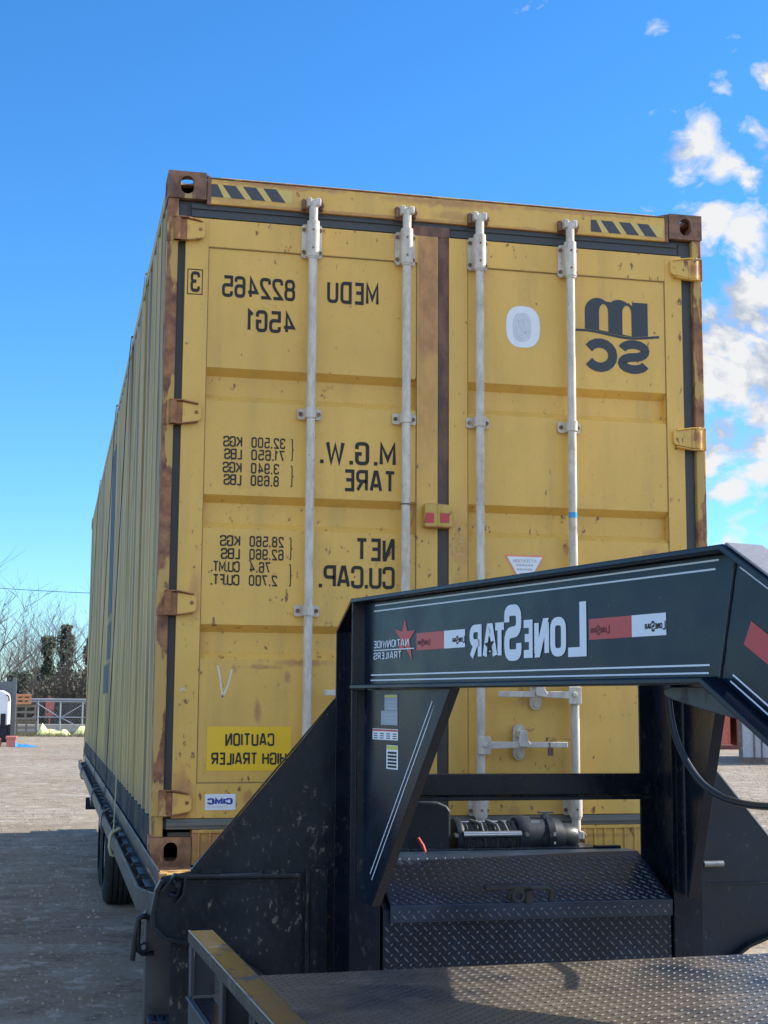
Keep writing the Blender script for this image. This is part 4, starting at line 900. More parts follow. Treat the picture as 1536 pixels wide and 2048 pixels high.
# winch
wn = MB(); wn.box(-.34, .42, -.68, -.50, .985, 1.02); win = wn.build('winch', M['black'], tr, bevel=.004, label='black electric winch with wound rope above the toolbox')
mb = MB(); mb.prism([(-.36, 1.0), (-.36, 1.16), (-.345, 1.178), (-.32, 1.19), (-.27, 1.196), (-.20, 1.190), (-.165, 1.175), (-.152, 1.155), (-.150, 1.0)], -.63, -.50); mb.build('control_box', M['blackdust'], win, bevel=.01, seg=3)
def wx(a_, r, c=(0, -.55, 1.055)): return [(p, q_) for p, q_ in a_]
wc = (0, -.56, 1.045)
mb = MB(); mb.lathe([(-.125, 0), (-.125, .078), (-.108, .082), (-.100, .078), (-.100, .03), (.118, .03), (.118, .080), (.135, .088), (.16, .084), (.235, .080), (.235, .086), (.262, .086), (.262, .078), (.30, .070), (.305, .058), (.315, .056), (.36, .052), (.368, .044), (.368, 0)], wc, 'x', 28); mb.build('drum_housing', M['blackdust'], win, smooth=True)
mb = MB(); n = 17
for i in range(n):
    xx = -.092+i*.0123; pr = .062+.004*math.sin(i*2.1); mb.lathe([(-.0065, pr-.006), (0, pr), (.0065, pr-.006)], (xx, wc[1], wc[2]), 'x', 24)
for i in range(5):
    a0 = random.random()*6; mb.tube([(-.08+i*.04+.03*t/6, wc[1]+.066*math.cos(a0+t*.6), wc[2]+.066*math.sin(a0+t*.6)) for t in range(9)], .006, 6)
mb.tube([(.0, wc[1]-.02, 1.115), (.03, wc[1]-.06, 1.10), (.045, wc[1]-.07, 1.06)], .007, 6); mb.tube([(-.06, wc[1]-.01, 1.115), (-.03, wc[1]-.055, 1.105), (-.02, wc[1]-.075, 1.05)], .007, 6)
mb.build('rope', M['rope'], win, smooth=True)
mb = MB(); mb.cyl((-.105, wc[1]-.075, 1.068), (.122, wc[1]-.075, 1.068), .0135, 14); mb.build('tie_bar', M['steel'], win, smooth=True)
mb = MB(); mb.cyl((-.105, wc[1]+.03, 1.105), (.122, wc[1]+.03, 1.105), .006, 10); mb.build('tie_bar', M['steel'], win, smooth=True)
mb = MB()
for z in (1.068,): mb.cyl((-.135, wc[1]-.095, z), (-.135, wc[1]-.07, z), .008, 8); mb.cyl((.14, wc[1]-.10, z), (.14, wc[1]-.07, z), .008, 8)
mb.cyl((.238, wc[1]-.02, 1.12), (.238, wc[1]-.02, 1.142), .010, 10); mb.box(.21, .268, wc[1]-.03, wc[1]-.01, 1.140, 1.147); mb.build('clutch_lever', M['dullsteel'], win, smooth=True)
mb = MB(); rect(mb, .248, 1.06, .258, 1.075, lambda u, v, l=0: (u, wc[1]-.0885, v)); rect(mb, .249, 1.03, .257, 1.04, lambda u, v, l=0: (u, wc[1]-.0885, v)); rect(mb, .165, 1.108, .20, 1.118, lambda u, v, l=0: (u, wc[1]-.066, v)); mb.build('winch_label', M['white'], win)
mb = MB()
for k in range(8):
    t = 2*math.pi*k/8; mb.cyl((.362, wc[1]+.036*math.cos(t), wc[2]+.036*math.sin(t)), (.374, wc[1]+.036*math.cos(t), wc[2]+.036*math.sin(t)), .006, 6)
mb.build('bolt', M['dullsteel'], win)
mb = MB(); mb.tube([(-.285, -.66, 1.06), (-.272, -.68, 1.035), (-.262, -.69, 1.0), (-.258, -.69, .99)], .007, 7); mb.build('red_cable', M['redtext'], win, smooth=True)
for x0, x1 in ((.40, .50), (-.42, -.33)): mb = MB(); mb.box(x0, x1, -.70, -.66, 1.002, 1.027); mb.build('mounting_foot', M['black'], win, bevel=.004)
# deck, side channel, rub rail with stake pockets
mb = MB(); mb.box(-1.225, 1.225, -.785, 11.3, .852, .893); mb.build('deck', M['rail'], tr)
mb = MB(); mb.box(-.2, .2, -.6, 12.6, .80, .85)
for sx in (-.5, .5): mb.box(sx-.07, sx+.07, -.60, 12.4, .80, .815); mb.box(sx-.07, sx+.07, -.60, 12.4, .50, .515); mb.box(sx-.006, sx+.006, -.60, 12.4, .515, .80)
for i in range(22): y = -.7+i*.58; mb.box(-1.22, 1.22, y-.03, y+.03, .80, .851)
mb.build('chassis', M['blackmud'], tr)
for sx in (-1, 1):
    xs = sorted((sx*1.233, sx*1.225)); mb = MB(); mb.box(xs[0], xs[1], -.60, 11.4, .858, .955); xs = sorted((sx*1.256, sx*1.225)); mb.box(xs[0], xs[1], -.60, 11.4, .856, .864)
    mb.build('side_channel', M['rail'], tr, bevel=.003)
    mb = MB(); xs = sorted((sx*1.301, sx*1.291)); mb.box(xs[0], xs[1], -.52, 11.3, .808, .889)
    p = [(sx*1.301, -.52), (sx*1.291, -.52), (sx*1.230, -.79), (sx*1.240, -.79)]; mb.prism(p, .808, .889, 'z'); rr = mb.build('rub_rail', M['rail'], tr, bevel=.002)
    if sx < 0:
        y = -.42; xs = sorted((sx*1.291, sx*1.234)); mb = MB(); mb.box(xs[0], xs[1], y-.045, y-.038, .816, .872); mb.box(xs[0], xs[1], y+.038, y+.045, .816, .872)
        mb.tube([(sx*1.290, y+.2, .872), (sx*1.274, y+.2, .896), (sx*1.264, y+.2, .882)], .005, 5)
        sp = mb.build('stake_pocket', M['rail'], tr)
        for i in range(1, 28):
            c = sp.copy(); COL.objects.link(c); c.parent = tr; c.location = (0, i*.42, 0)
    mb = MB(); xs = sorted((sx*1.291, sx*1.234)); mb.box(xs[0], xs[1], -.52, 11.3, .812, .816); mb.build('pocket_floor', M['black'], tr)
mb = MB(); mb.box(-1.233, -1.20, -.645, -.604, .855, .950); mb.box(-1.20, -1.16, -.64, -.61, .893, .945); mb.box(-1.235, -1.06, -.60, -.02, .893, .905); mb.build('end_block', M['post'], tr, bevel=.004)
# landing leg with crank
mb = MB(); mb.box(-1.272, -1.178, -.64, -.55, .10, .80); mb.prism([(-1.285, .80), (-1.165, .80), (-1.19, .86), (-1.26, .86)], -.65, -.54); lg_ = mb.build('landing_leg', M['rail'], tr, bevel=.004)
mb = MB(); mb.prism([(-1.30, .03), (-1.14, .03), (-1.18, .09), (-1.27, .09)], -.70, -.50); mb.build('foot', M['black'], lg_, bevel=.003)
mb = MB(); mb.tube([(-1.262, -.66, .80), (-1.285, -.665, .806), (-1.303, -.665, .795), (-1.311, -.665, .74), (-1.318, -.665, .655)], .010, 8); mb.tube([(-1.245, -.66, .678), (-1.285, -.665, .676), (-1.298, -.665, .686), (-1.300, -.665, .72), (-1.298, -.665, .79)], .008, 8)
mb.lathe([(-.006, .010), (-.006, .018), (.006, .018), (.006, .010)], (-1.280, -.668, .700), 'y', 14); mb.build('crank_handle', M['black'], lg_, smooth=True)
mb = MB(); mb.box(1.178, 1.272, -.64, -.55, .10, .80); mb.build('landing_leg', M['rail'], tr, bevel=.004)
mb = MB(); mb.prism([(-1.196, .30), (-1.196, .735), (-1.135, .735), (-1.125, .30)], -.79, -.78); mb.build('mud_flap', M['blackmud'], tr)
# step at the foot of the leg
mb = MB(); mb.box(-1.262, -1.165, -.74, -.58, .440, .462); mb.box(-1.262, -1.165, -.74, -.725, .35, .44); st_ = mb.build('step', M['tread'], tr, bevel=.003)
mb = MB(); tread(mb, (-1.258, -.736, .4625), (1, 0, 0), (0, 1, 0), (0, 0, 1), 3, 5, .03); mb.build('step_tread', M['tread'], st_)
mb = MB(); mb.box(-1.345, -1.24, 5.52, 5.56, .735, .825); mb.build('marker_light', M['black'], tr, bevel=.004)
# wheels: dual tandem
prof = [(-.125, .24), (-.128, .30), (-.120, .352), (-.100, .378), (-.085, .385)]
for gx in (-.06, -.02, .02, .06): prof += [(gx-.012, .388), (gx-.006, .388), (gx-.005, .376), (gx+.005, .376), (gx+.006, .388), (gx+.012, .388)]
prof += [(.085, .385), (.100, .378), (.120, .352), (.128, .30), (.125, .24)]
first = None
for y in (5.72, 6.72):
    for sx in (-1, 1):
        for xo in (1.066, .78):
            if first is None:
                mb = MB(); mb.lathe(prof, (sx*xo, y, .388), 'x', 56); first = (mb.build('tyre', M['rubber'], tr, smooth=True), sx*xo, y)
                mb = MB(); mb.lathe([(-.11, .245), (-.10, .22), (-.06, .20), (-.05, .10), (-.09, .08), (-.09, 0)], (sx*xo, y, .388), 'x', 32); rim = mb.build('rim', M['truckwhite'], first[0], smooth=True)
            else:
                c = first[0].copy(); COL.objects.link(c); c.parent = tr; c.location = (sx*xo-first[1], y-first[2], 0)
                d = rim.copy(); COL.objects.link(d); d.parent = c
for y in (5.72, 6.72): mb = MB(); mb.cyl((-1.0, y, .388), (1.0, y, .388), .05, 12); mb.build('axle', M['black'], tr)
mb = MB(); mb.box(-.9, .9, -.78, -.66, .56, .80); mb.build('front_bulkhead', M['black'], tr)
# breakaway cable hanging under the neck
pts = []
for (px, py, D) in ((1337, 1372, 4.15), (1338, 1400, 4.12), (1343, 1440, 4.08), (1355, 1485, 4.02), (1376, 1528, 3.95), (1404, 1566, 3.87), (1440, 1592, 3.78), (1480, 1606, 3.68), (1520, 1612, 3.58), (1575, 1612, 3.45), (1640, 1590, 3.3)):
    pts.append(CAM+ray(px, py)*D)
fine = []
for i in range(len(pts)-1):
    p0, p1, p2, p3 = pts[max(i-1, 0)], pts[i], pts[i+1], pts[min(i+2, len(pts)-1)]
    for k in range(5):
        t = k/5; fine.append(.5*((2*p1)+(p2-p0)*t+(2*p0-5*p1+4*p2-p3)*t*t+(3*p1-3*p2+p3-p0)*t**3))
fine.append(pts[-1]); mb = MB(); mb.tube(fine, .0095, 12); mb.build('power_cable', M['hose'], tr, smooth=True)

# ================================================================== FLATBED TRUCK (bed only is in view)
tk = empty('flatbed_truck', (-1.0, -4.0, 0), 'rear of a black flatbed truck with a worn tread plate deck in the foreground', 'truck')
TO = Vector((-1.246, -1.978, 0)); TD = Vector((.0455, -1, 0)).normalized(); TP = Vector((1, .0455, 0)).normalized()
def tt(p): return TO+TP*p[0]+TD*p[1]+Vector((0, 0, p[2]))        # (across, forwards, z)
ZD = .95
mb = MB(tt); mb.box(.03, 2.38, .66, 4.6, ZD-.012, ZD-.001); dk = mb.build('bed_deck', M['deck'], tk)
mb = MB(); tread(mb, tt((.07, .668, ZD-.0012)), TP, TD, (0, 0, 1), 62, 44, .0285, ln=.0115, wd=.0034, ht=.0017); mb.build('deck_tread', M['deckridge'], dk)
mb = MB(tt); mb.box(.0, .062, 0, 4.6, ZD-.006, ZD+.001); mb.box(-.004, .004, -.004, 4.6, ZD-.030, ZD+.0025); tr_ = mb.build('bed_rail', M['goldrail'], tk, bevel=.002)
mb = MB(tt)
for y in (0, .50, 1.12, 1.8, 2.6, 3.4, 4.2): mb.box(.0, .010, y, y+.045 if y else .035, ZD-.165, ZD-.030); mb.box(.010, .07, y+.004, y+.012, ZD-.165, ZD-.010)
mb.box(.0, .006, .0, 4.6, ZD-.50, ZD-.165); mb.box(-.010, .0, .02, .46, ZD-.170, ZD-.163); mb.box(-.010, .0, .55, 1.1, ZD-.170, ZD-.163); mb.build('bed_side', M['rail'], tk, bevel=.002)
mb = MB(tt); mb.box(.10, .11, .62, 4.6, ZD-.50, ZD-.013); mb.box(.06, 2.38, .64, .655, ZD-.30, ZD-.013); mb.box(.010, .06, .03, 4.6, ZD-.175, ZD-.168); mb.build('bed_inner', M['black'], tk)
mb = MB(tt)
mb.add([(-.004, .34+.07*math.cos(2*math.pi*i/20), ZD-.27+.055*math.sin(2*math.pi*i/20)) for i in range(20)], [tuple(range(20))]); mb.tube([(-.006, .34+.074*math.cos(2*math.pi*i/20), ZD-.27+.058*math.sin(2*math.pi*i/20)) for i in range(20)], .006, 6, closed=True)
tl = mb.build('tail_light', M['black'], tk); mb = MB(tt); mb.lathe([(-.03, .0), (-.028, .022), (-.012, .030), (0, .032)], (-.004, .37, ZD-.285), 'x', 16); mb.build('lens', M['lens'], tl, smooth=True)
mb = MB(tt); mb.box(-.010, .0, .045, .085, ZD-.275, ZD-.235); mb.build('red_marker', M['redlens'], tk, bevel=.004)
for x0 in (.4, 1.5): mb = MB(tt); mb.box(x0, x0+.5, .9, 4.6, .55, .75); mb.build('frame_rail', M['black'], tk)
prof2 = [(-.13, .30), (-.14, .42), (-.12, .49), (-.10, .5), (.10, .5), (.12, .49), (.14, .42), (.13, .30), (.10, .28), (.05, .1), (.05, 0)]
for xo in (.35, 2.05):
    mb = MB(tt); mb.lathe(prof2, (xo, 2.6, .5), 'x', 36); mb.build('tyre', M['rubber'], tk, smooth=True)

# ================================================================== GROUND AND SURROUNDINGS
mb = MB(); mb.add([(-400, -300, 0), (400, -300, 0), (400, 900, 0), (-400, 900, 0)], [(0, 1, 2, 3)]); o = mb.build('ground', M['ground']); tag(o, kind='structure')
rnd = random.Random(3); mb = MB()
def stone(x, y, r):
    vs = [Vector((rnd.uniform(-1, 1), rnd.uniform(-1, 1), 0)) for _ in range(0)]
    k = 5; ring = [(x+r*math.cos(6.283*i/k+r*900)*rnd.uniform(.7, 1.2), y+r*math.sin(6.283*i/k+r*900)*rnd.uniform(.7, 1.2), -.001) for i in range(k)]
    top = [(x+(p[0]-x)*.55, y+(p[1]-y)*.55, r*rnd.uniform(.45, .8)) for p in ring]
    mb.add(ring+top, [(i, (i+1) % k, (i+1) % k+k, i+k) for i in range(k)]+[tuple(range(k, 2*k))])
for _ in range(7000):
    y = rnd.uniform(-1.5, 16)**1.0; stone(rnd.uniform(-5.2, -1.2+.0), y, rnd.choice((.003, .004, .005, .006, .007, .010, .016))*rnd.uniform(.7, 1.3))
for _ in range(2200): y = rnd.uniform(14, 46); stone(CAM.x+(y+5.9)*rnd.uniform(-.06, .02), y, rnd.uniform(.006, .018))
for _ in range(1800): y = rnd.uniform(9, 30); stone(CAM.x+(y+5.9)*rnd.uniform(.42, .56), y, rnd.uniform(.008, .02))
o = mb.build('gravel', M['stone']); tag(o, 'pale gravel stones strewn over the dirt yard', 'gravel', kind='stuff')

# red and grey containers on the right
def boxcont(name, o3, ux, L_, W_, H_, mat, lab, mat2, doors=False):
    """o3 = nearest lower corner; ux = unit vector of the visible long side"""
    root = empty(name, o3, lab, 'shipping container'); U = Vector(ux).normalized(); V = Vector((-U.y, U.x, 0))
    if V.dot(Vector((0, 1, 0))) < 0: V = -V
    tf = lambda p: Vector(o3)+U*p[0]+V*p[1]+Vector((0, 0, p[2]))
    def part(nm, m, fn, **k):
        b_ = MB(tf); fn(b_); return b_.build(nm, m, root, **k)
    def wall(b_):
        x = .12
        while x+.28 < L_-.1:
            b_.add([(x, .01, .16), (x+.08, .01, .16), (x+.14, .045, .16), (x+.21, .045, .16), (x+.28, .01, .16), (x, .01, H_-.1), (x+.08, .01, H_-.1), (x+.14, .045, H_-.1), (x+.21, .045, H_-.1), (x+.28, .01, H_-.1)], [(0, 1, 6, 5), (1, 2, 7, 6), (2, 3, 8, 7), (3, 4, 9, 8)]); x += .28
    if doors:
        part('door', mat, lambda b_: b_.box(.10, L_/2-.02, .01, .06, .16, H_-.14), bevel=.004); part('door', mat, lambda b_: b_.box(L_/2+.02, L_-.10, .01, .06, .16, H_-.14), bevel=.004)
        for x in (.42, .62, 1.78, 2.02): part('locking_bar', mat2, lambda b_: b_.cyl((x, -.02, .12), (x, -.02, H_-.12), .02, 8))
        part('document_holder', M['black'], lambda b_: [b_.box(.85, 1.10, -.004, .01, .62, .645), b_.box(.85, 1.10, -.004, .01, .90, .925), b_.box(.85, .875, -.004, .01, .645, .90), b_.box(1.075, 1.10, -.004, .01, .645, .90)])
    else: part('side_wall', mat, wall)
    part('frame', mat2, lambda b_: [b_.box(0, .11, 0, .15, 0, H_), b_.box(L_-.11, L_, 0, .15, 0, H_), b_.box(.11, L_-.11, 0, .1, .0, .15), b_.box(.11, L_-.11, 0, .1, H_-.12, H_)], bevel=.01)
    part('shell', mat, lambda b_: [b_.box(.02, .05, .1, W_, .1, H_-.02), b_.box(L_-.05, L_-.02, .1, W_, .1, H_-.02), b_.box(.05, L_-.05, W_-.05, W_, .1, H_-.02), b_.box(.05, L_-.05, .1, W_-.05, H_-.05, H_-.02)])
    return root
redfr = m_rust('dark red frame', light=(.25, .07, .06), dark=(.12, .04, .035), paint=(.3, .1, .08), amt=0)
gp = at(1475, 40.2); boxcont('shipping_container', gp, (.875, -.484, 0), 2.44, 6.06, 2.6, M['greypaint'], 'grey container end with rust streaks, beyond the trailer on the right', m_rust('rusty grey frame', light=(.22, .16, .14), dark=(.10, .07, .06), paint=(.35, .36, .38), amt=.1), doors=True)
rp = at(1476, 53); rp = rp-Vector((.93, -.36, 0)).normalized()*6.02; boxcont('shipping_container', rp, (.93, -.36, 0), 6.06, 2.44, 2.6, M['redpaint'], 'faded red corrugated container behind the grey one', redfr)

# gate fence behind the yard
def pipe(mb, p, q, r=.03): mb.cyl(p, q, r, 8)
ga, gb_ = at(56, 70), at(290, 70); gu = (gb_-ga).normalized()
ft = empty('pipe_gate', ga, 'long galvanised pipe gate with crossed braces at the back of the yard', 'gate')
mb = MB(); L_ = (gb_-ga).length
def gp_(u, z): return ga+gu*u+Vector((0, 0, z))

for u0, z, r_ in ((-.6, 1.66, .05), (0, 1.56, .03), (.25, .82, .025), (.25, .22, .025)): mb = MB(); pipe(mb, gp_(u0, z), gp_(L_, z), r_); mb.build('rail', M['galv'], ft, smooth=True)
for i in range(5): mb = MB(); pipe(mb, gp_(.5+i*1.07, .1), gp_(.5+i*1.07, 1.6), .035); mb.build('post', M['galv'], ft, smooth=True)
for p, q in (((.4, 1.5), (1.55, .8)), ((1.6, .8), (2.75, 1.5)), ((1.6, .8), (2.6, .3)), ((2.8, 1.5), (4.4, .4))): mb = MB(); pipe(mb, gp_(*p), gp_(*q), .022); mb.build('brace', M['galv'], ft)
mb = MB()
x = .2
while x < L_: mb.cyl(gp_(x, .2), gp_(x+1.1, 1.55), .004, 3); mb.cyl(gp_(x+1.1, .2), gp_(x, 1.55), .004, 3); x += .13
mb.build('wire_mesh', M['galv'], ft)
ow = at(100, 76); mb = MB(); mb.box(ow.x-.22, ow.x+.22, ow.y, ow.y+.03, .8, 1.75); mb.cyl((ow.x, ow.y+.05, 0), (ow.x, ow.y+.05, 1.8), .04, 6); o = mb.build('red_board', M['redpaint'], bevel=.01); tag(o, 'small reddish board on a post behind the pipe gate', 'board')
cb0, cb1 = at(20, 74), at(230, 74); mb = MB()
u = (cb1-cb0).normalized(); v = Vector((-u.y, u.x, 0))
mb.tf = lambda p: cb0+u*p[0]+v*p[1]+Vector((0, 0, p[2])); mb.box(0, (cb1-cb0).length, 0, .5, 0, .42); o = mb.build('low_wall', m_plain('pale concrete', (.42, .38, .31), .9, var=.2, scale=3), bevel=.04); tag(o, 'low pale concrete wall beyond the pipe gate', 'wall')
# pallets standing in a stack
def pallet(px, D, z, w, h_, mat, lab, tilt=0.0, blk=False):
    p = at(px, D, z); r = empty('pallet', p, lab, 'pallet', 'pallets stacked by the gate')
    tf = lambda q: p+Vector((q[0], q[1], q[2]))+Vector((tilt*q[2], 0, 0))
    mb = MB(tf); nb = 3
    for i in range(nb): x = i*(w-.09)/(nb-1); mb.box(x, x+.09, .02, .12, 0, h_)
    mb.build('stringer', M[mat], r)
    mb = MB(tf)
    for i in range(3): zz = i*(h_-.11)/2; mb.box(-.01, w+.01, -.02, .018, zz, zz+.10)
    for i in range(3): zz = .06+i*(h_-.2)/2; mb.box(0, w, .122, .14, zz, zz+.05)
    mb.build('board', M[mat], r)
pallet(33, 67.5, .0, .96, .70, 'wood', 'dark weathered pallet at the bottom of the pallet stack')
pallet(30.5, 67.3, .72, .95, .70, 'wood', 'grey pallet in the middle of the pallet stack', tilt=.02)
pallet(32, 67.1, 1.43, .68, .48, 'orangewood', 'orange pallet on top of the pallet stack')
# crumpled tarpaulins
def tarp(px0, px1, D, hmax, seed, lab):
    a0, a1 = at(px0, D), at(px1, D); rr = random.Random(seed); nx_, ny_ = 26, 8; U = a1-a0; mb = MB(); V = Vector((-U.y, U.x, 0)).normalized()
    prof_ = [0, .5, 1, .8, .55, .5, .58, .5, .42, .40, .45, .55, .45, .15, 0] if seed == 1 else [0, .45, .9, .85, .8, .82, .7, .4, 0]
    vs = []
    for i in range(nx_+1):
        t = i/nx_*(len(prof_)-1); k = int(min(t, len(prof_)-2)); hgt = (prof_[k]*(1-(t-k))+prof_[k+1]*(t-k))*hmax
        for j in range(ny_+1):
            w_ = math.sin(math.pi*j/ny_)**.6; vs.append(a0+U*(i/nx_)+V*(j/ny_-.2)*.9+Vector((0, 0, .02+hgt*w_*rr.uniform(.85, 1.05))))
    mb.add(vs, [(i*(ny_+1)+j, (i+1)*(ny_+1)+j, (i+1)*(ny_+1)+j+1, i*(ny_+1)+j+1) for i in range(nx_) for j in range(ny_)])
    o = mb.build('tarpaulin', M['tarp']); tag(o, lab, 'tarpaulin', 'yellow tarpaulins on the ground by the gate')
tarp(73, 143, 66, .56, 1, 'crumpled bright yellow tarpaulin nearest the pallets'); tarp(145, 205, 67, .50, 2, 'crumpled bright yellow tarpaulin partly behind the container')
# truck at the left edge
wt0 = at(-40, 52); t2 = empty('parked_truck', wt0, 'white truck body with a grey post behind it, cut by the left edge', 'truck')
xr = at(18, 52).x-wt0.x
def tw(p): return wt0+Vector(p)
mb = MB(tw); mb.prism([(0, .62), (0, 1.95), (xr-.25, 1.95), (xr-.05, 1.83), (xr, 1.60), (xr, .62)], 0, 2.2); mb.build('body', M['truckwhite'], t2, bevel=.05, seg=3)
mb = MB(tw); mb.box(0, xr-.02, -.04, .3, .10, .72); mb.box(xr-.02, xr+.09, -.06, .1, -.0, .75); mb.build('bumper', M['black'], t2, bevel=.03)
mb = MB(tw); mb.box(xr-.28, xr-.10, -.07, -.01, .62, 1.12); mb.tube([(xr-.1, -.02, 1.80), (xr-.02, -.06, 1.72), (xr, -.02, 1.55)], .03, 6); mb.build('mirror', M['black'], t2, bevel=.03)
mb = MB(tw); mb.box(-.2, xr+.02, 2.6, 2.68, .9, 2.30); mb.box(xr+.02, xr+.18, 2.58, 2.75, .1, 2.45); mb.build('headboard', m_plain('grey steel board', (.12, .135, .14), .6), t2, bevel=.01)
mb = MB(tw); mb.lathe(prof, (xr-.35, .6, .388), 'x', 28); mb.build('wheel', M['rubber'], t2, smooth=True)
rb = at(17, 50.5); mb = MB(); mb.box(rb.x-.02, rb.x+.30, rb.y, rb.y+.4, .0, .30); mb.box(rb.x-.05, rb.x+.33, rb.y-.03, rb.y+.43, .26, .36); o = mb.build('red_crate', m_plain('faded red plastic', (.62, .20, .15), .6, var=.2, scale=5), bevel=.02); tag(o, 'small faded red crate on the ground beside the white truck', 'crate')
rb = at(0, 50.5); mb = MB(); mb.box(rb.x-.30, rb.x+.08, rb.y, rb.y+.4, .0, .28); o = mb.build('red_crate', m_plain('darker red plastic', (.40, .10, .08), .6, var=.2, scale=5), bevel=.02); tag(o, 'dark red crate under the black bumper at the left edge', 'crate')
bt = at(34, 50); mb = MB(); rr = random.Random(5)
vs = [(bt.x+i*.09, bt.y+j*.12, max(0.004, (.16-.016*i)*math.sin(math.pi*j/4)*rr.uniform(.5, 1.2))) for i in range(9) for j in range(5)]
mb.add(vs, [(i*5+j, (i+1)*5+j, (i+1)*5+j+1, i*5+j+1) for i in range(8) for j in range(4)]); o = mb.build('blue_sheet', M['blue']); tag(o, 'crumpled blue plastic sheet on the dirt beside the red crate', 'plastic sheet')

# trees
def tree(px, D, H_, spread, ivy_top, lab, seed, grp='trees behind the gate', ivy_w=.45, lean=0.0, nb=9, fine_=True, twig=.012):
    rr = random.Random(seed); p0 = at(px, D); root = empty('ivy_tree' if ivy_top else 'bare_tree', p0, lab, 'tree', grp)
    tk_ = MB(); br = MB(); th = H_*.45; n = 7
    trunk = [p0+Vector((lean*H_*(i/n)+rr.uniform(-.05, .05)*i/n*2, rr.uniform(-.1, .1), th*i/n)) for i in range(n+1)]
    tk_.tube(trunk, [.16*(1-.55*i/n)*H_/7 for i in range(n+1)], 7)
    def grow(p, d, L_, r, lev):
        pts_ = [p]; k = 4
        for i in range(k):
            d = (d+Vector((rr.uniform(-.28, .28), rr.uniform(-.28, .28), rr.uniform(-.08, .25)))).normalized(); p = p+d*(L_/k); pts_.append(p)
        (br if lev else tk_).tube(pts_, [r*(1-.18*i) for i in range(k+1)], 4 if lev > 0 else 5, cap=False)
        if lev < 3:
            for _ in range((4, 4, 3)[lev]):
                q = pts_[rr.randint(1, k)]; a_ = rr.uniform(0, 6.283); dd = (d*.9+Vector((math.cos(a_), math.sin(a_), rr.uniform(-.1, .5)))*.75).normalized()
                grow(q, dd, L_*rr.uniform(.5, .75), max(twig*.6, r*.45), lev+1)
    for i in range(nb):
        t = rr.uniform(.35, 1); q = trunk[int(t*n)]; a_ = rr.uniform(0, 6.283); grow(q, Vector((math.cos(a_)*spread, math.sin(a_)*spread, rr.uniform(.5, 1.3))).normalized(), (H_-q.z)*rr.uniform(.45, .62), .045*H_/7, 0)
    tk_.build('trunk', M['bark'], root); br.build('crown', M['bark'], root)
    if ivy_top:
        iv = MB()
        for _ in range(int(1500*ivy_top/5)):
            z = rr.uniform(0, 1)**.8*ivy_top; w_ = ivy_w*(1.25-.65*z/ivy_top)*(1+.28*math.sin(z*3.1+seed)+.15*math.sin(z*8+seed*2))*ivy_top/5
            a_ = rr.uniform(0, 6.283); r_ = w_*rr.uniform(.3, 1.08); c = p0+Vector((lean*z+r_*math.cos(a_), r_*math.sin(a_)*.8, z)); s_ = rr.uniform(.06, .15)
            d1 = Vector((rr.uniform(-1, 1), rr.uniform(-1, 1), rr.uniform(-1, 1))).normalized(); d2 = d1.orthogonal().normalized()
            iv.add([c-d1*s_, c-d2*s_*.7, c+d1*s_, c+d2*s_*.7], [(0, 1, 2, 3)])
        iv.build('ivy', M['ivy'], root)
    return root
tree(93, 88, 7.6, .8, 5.5, 'tree with dark ivy on its trunk and bare fan of branches, left of the pair', 11, ivy_w=.46)
tree(128, 90, 7.9, .6, 6.3, 'taller ivy covered tree with bare branches above it, right of the pair', 23, ivy_w=.48)
tree(178, 92, 7.4, .5, 5.6, 'ivy covered tree half hidden behind the yellow container', 31, ivy_w=.45)
tree(38, 86, 4.7, .6, 3.3, 'short ivy mound of a tree behind the pallets', 42, ivy_w=1.15)
tree(-62, 60, 7.6, 1.2, 0, 'bare tree with drooping twigs at the left edge of the picture', 57, nb=7)
tree(12, 125, 8.6, .6, 0, 'faint bare tree far behind the ivy mound, leftmost', 61, nb=6, twig=.008)
tree(64, 120, 7.8, .5, 0, 'faint bare tree far behind, between the ivy mound and the pair', 67, nb=6, twig=.008)
tree(36, 130, 8.0, .5, 0, 'faint bare tree far behind, above the ivy mound', 71, nb=6, twig=.008)
rr = random.Random(9); mb = MB(); lf = MB()
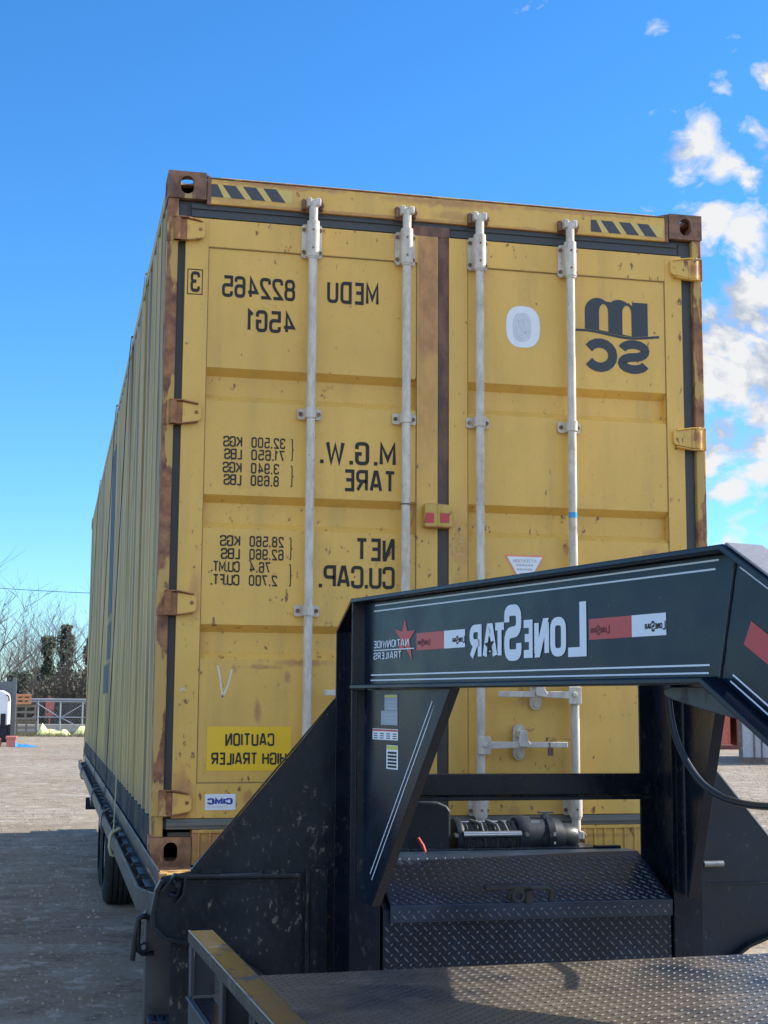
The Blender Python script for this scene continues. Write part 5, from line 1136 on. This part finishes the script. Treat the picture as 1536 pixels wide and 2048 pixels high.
for _ in range(2800):
    px = rr.uniform(55, 215); D = rr.uniform(76, 86); p = at(px, D); hh = rr.uniform(.6, 3.4)*(.55+.45*min(1, max(0, (px-55)/60)))
    q = p+Vector((rr.uniform(-.6, .6), rr.uniform(-.4, .4), hh)); m_ = (p+q)/2+Vector((rr.uniform(-.3, .3), 0, rr.uniform(0, .3))); mb.tube([p, m_, q], [.02, .014, .006], 3, cap=False)
    for _ in range(2):
        c = p+(q-p)*rr.uniform(.3, 1); s_ = rr.uniform(.05, .12); d1 = Vector((rr.uniform(-1, 1), rr.uniform(-1, 1), rr.uniform(-1, 1))).normalized(); d2 = d1.orthogonal(); mb.add([c-d1*s_, c-d2*s_*.7, c+d1*s_, c+d2*s_*.7], [(0, 1, 2, 3)])
for _ in range(900):
    px = rr.uniform(-40, 60); D = rr.uniform(84, 95); p = at(px, D); hh = rr.uniform(.5, 2.0); q = p+Vector((rr.uniform(-.5, .5), 0, hh)); mb.tube([p, q], [.02, .006], 3, cap=False)
o = mb.build('brush', M['brush']); tag(o, 'tangle of brown leafless brush behind the gate', 'brush', kind='stuff')
mb = MB()
for _ in range(1500):
    px = rr.uniform(20, 200); D = rr.uniform(65, 69); p = at(px, D); q = p+Vector((rr.uniform(-.1, .1), rr.uniform(-.1, .1), rr.uniform(.04, .22))); mb.add([p+Vector((-.02, 0, 0)), p+Vector((.02, 0, 0)), q], [(0, 1, 2)])
o = mb.build('weeds', M['greenleaf']); tag(o, 'dry weeds along the foot of the gate', 'weeds', kind='stuff')
# overhead wire
pa, pb = at(-200, 60), at(700, 64); mb = MB(); n = 40
mb.tube([pa.lerp(pb, i/n)+Vector((0, 0, 6.55-1.1*4*(i/n)*(1-i/n)*.35)) for i in range(n+1)], .012, 5); o = mb.build('power_line', M['black']); tag(o, 'single overhead wire crossing the sky above the trees', 'wire')
# far hedge line that closes the horizon
rr = random.Random(12); mb = MB()
for _ in range(9000):
    px = rr.uniform(-700, 2300)
    if 225 < px < 1380 and rr.random() < .6: continue
    D = rr.uniform(150, 190); p = at(px, D); z = rr.random()**1.3*(3.2+1.5*math.sin(px*.021)+1.2*math.sin(px*.0063)); c = p+Vector((0, 0, z)); s_ = rr.uniform(.25, .6)
    d1 = Vector((rr.uniform(-1, 1), rr.uniform(-.3, .3), rr.uniform(-1, 1))).normalized(); d2 = Vector((d1.z, rr.uniform(-.4, .4), -d1.x)).normalized(); mb.add([c-d1*s_, c-d2*s_*.6, c+d1*s_, c+d2*s_*.6], [(0, 1, 2, 3)])
o = mb.build('far_woods', M['brush']); tag(o, 'far low line of winter woods along the horizon', 'woods', kind='stuff')
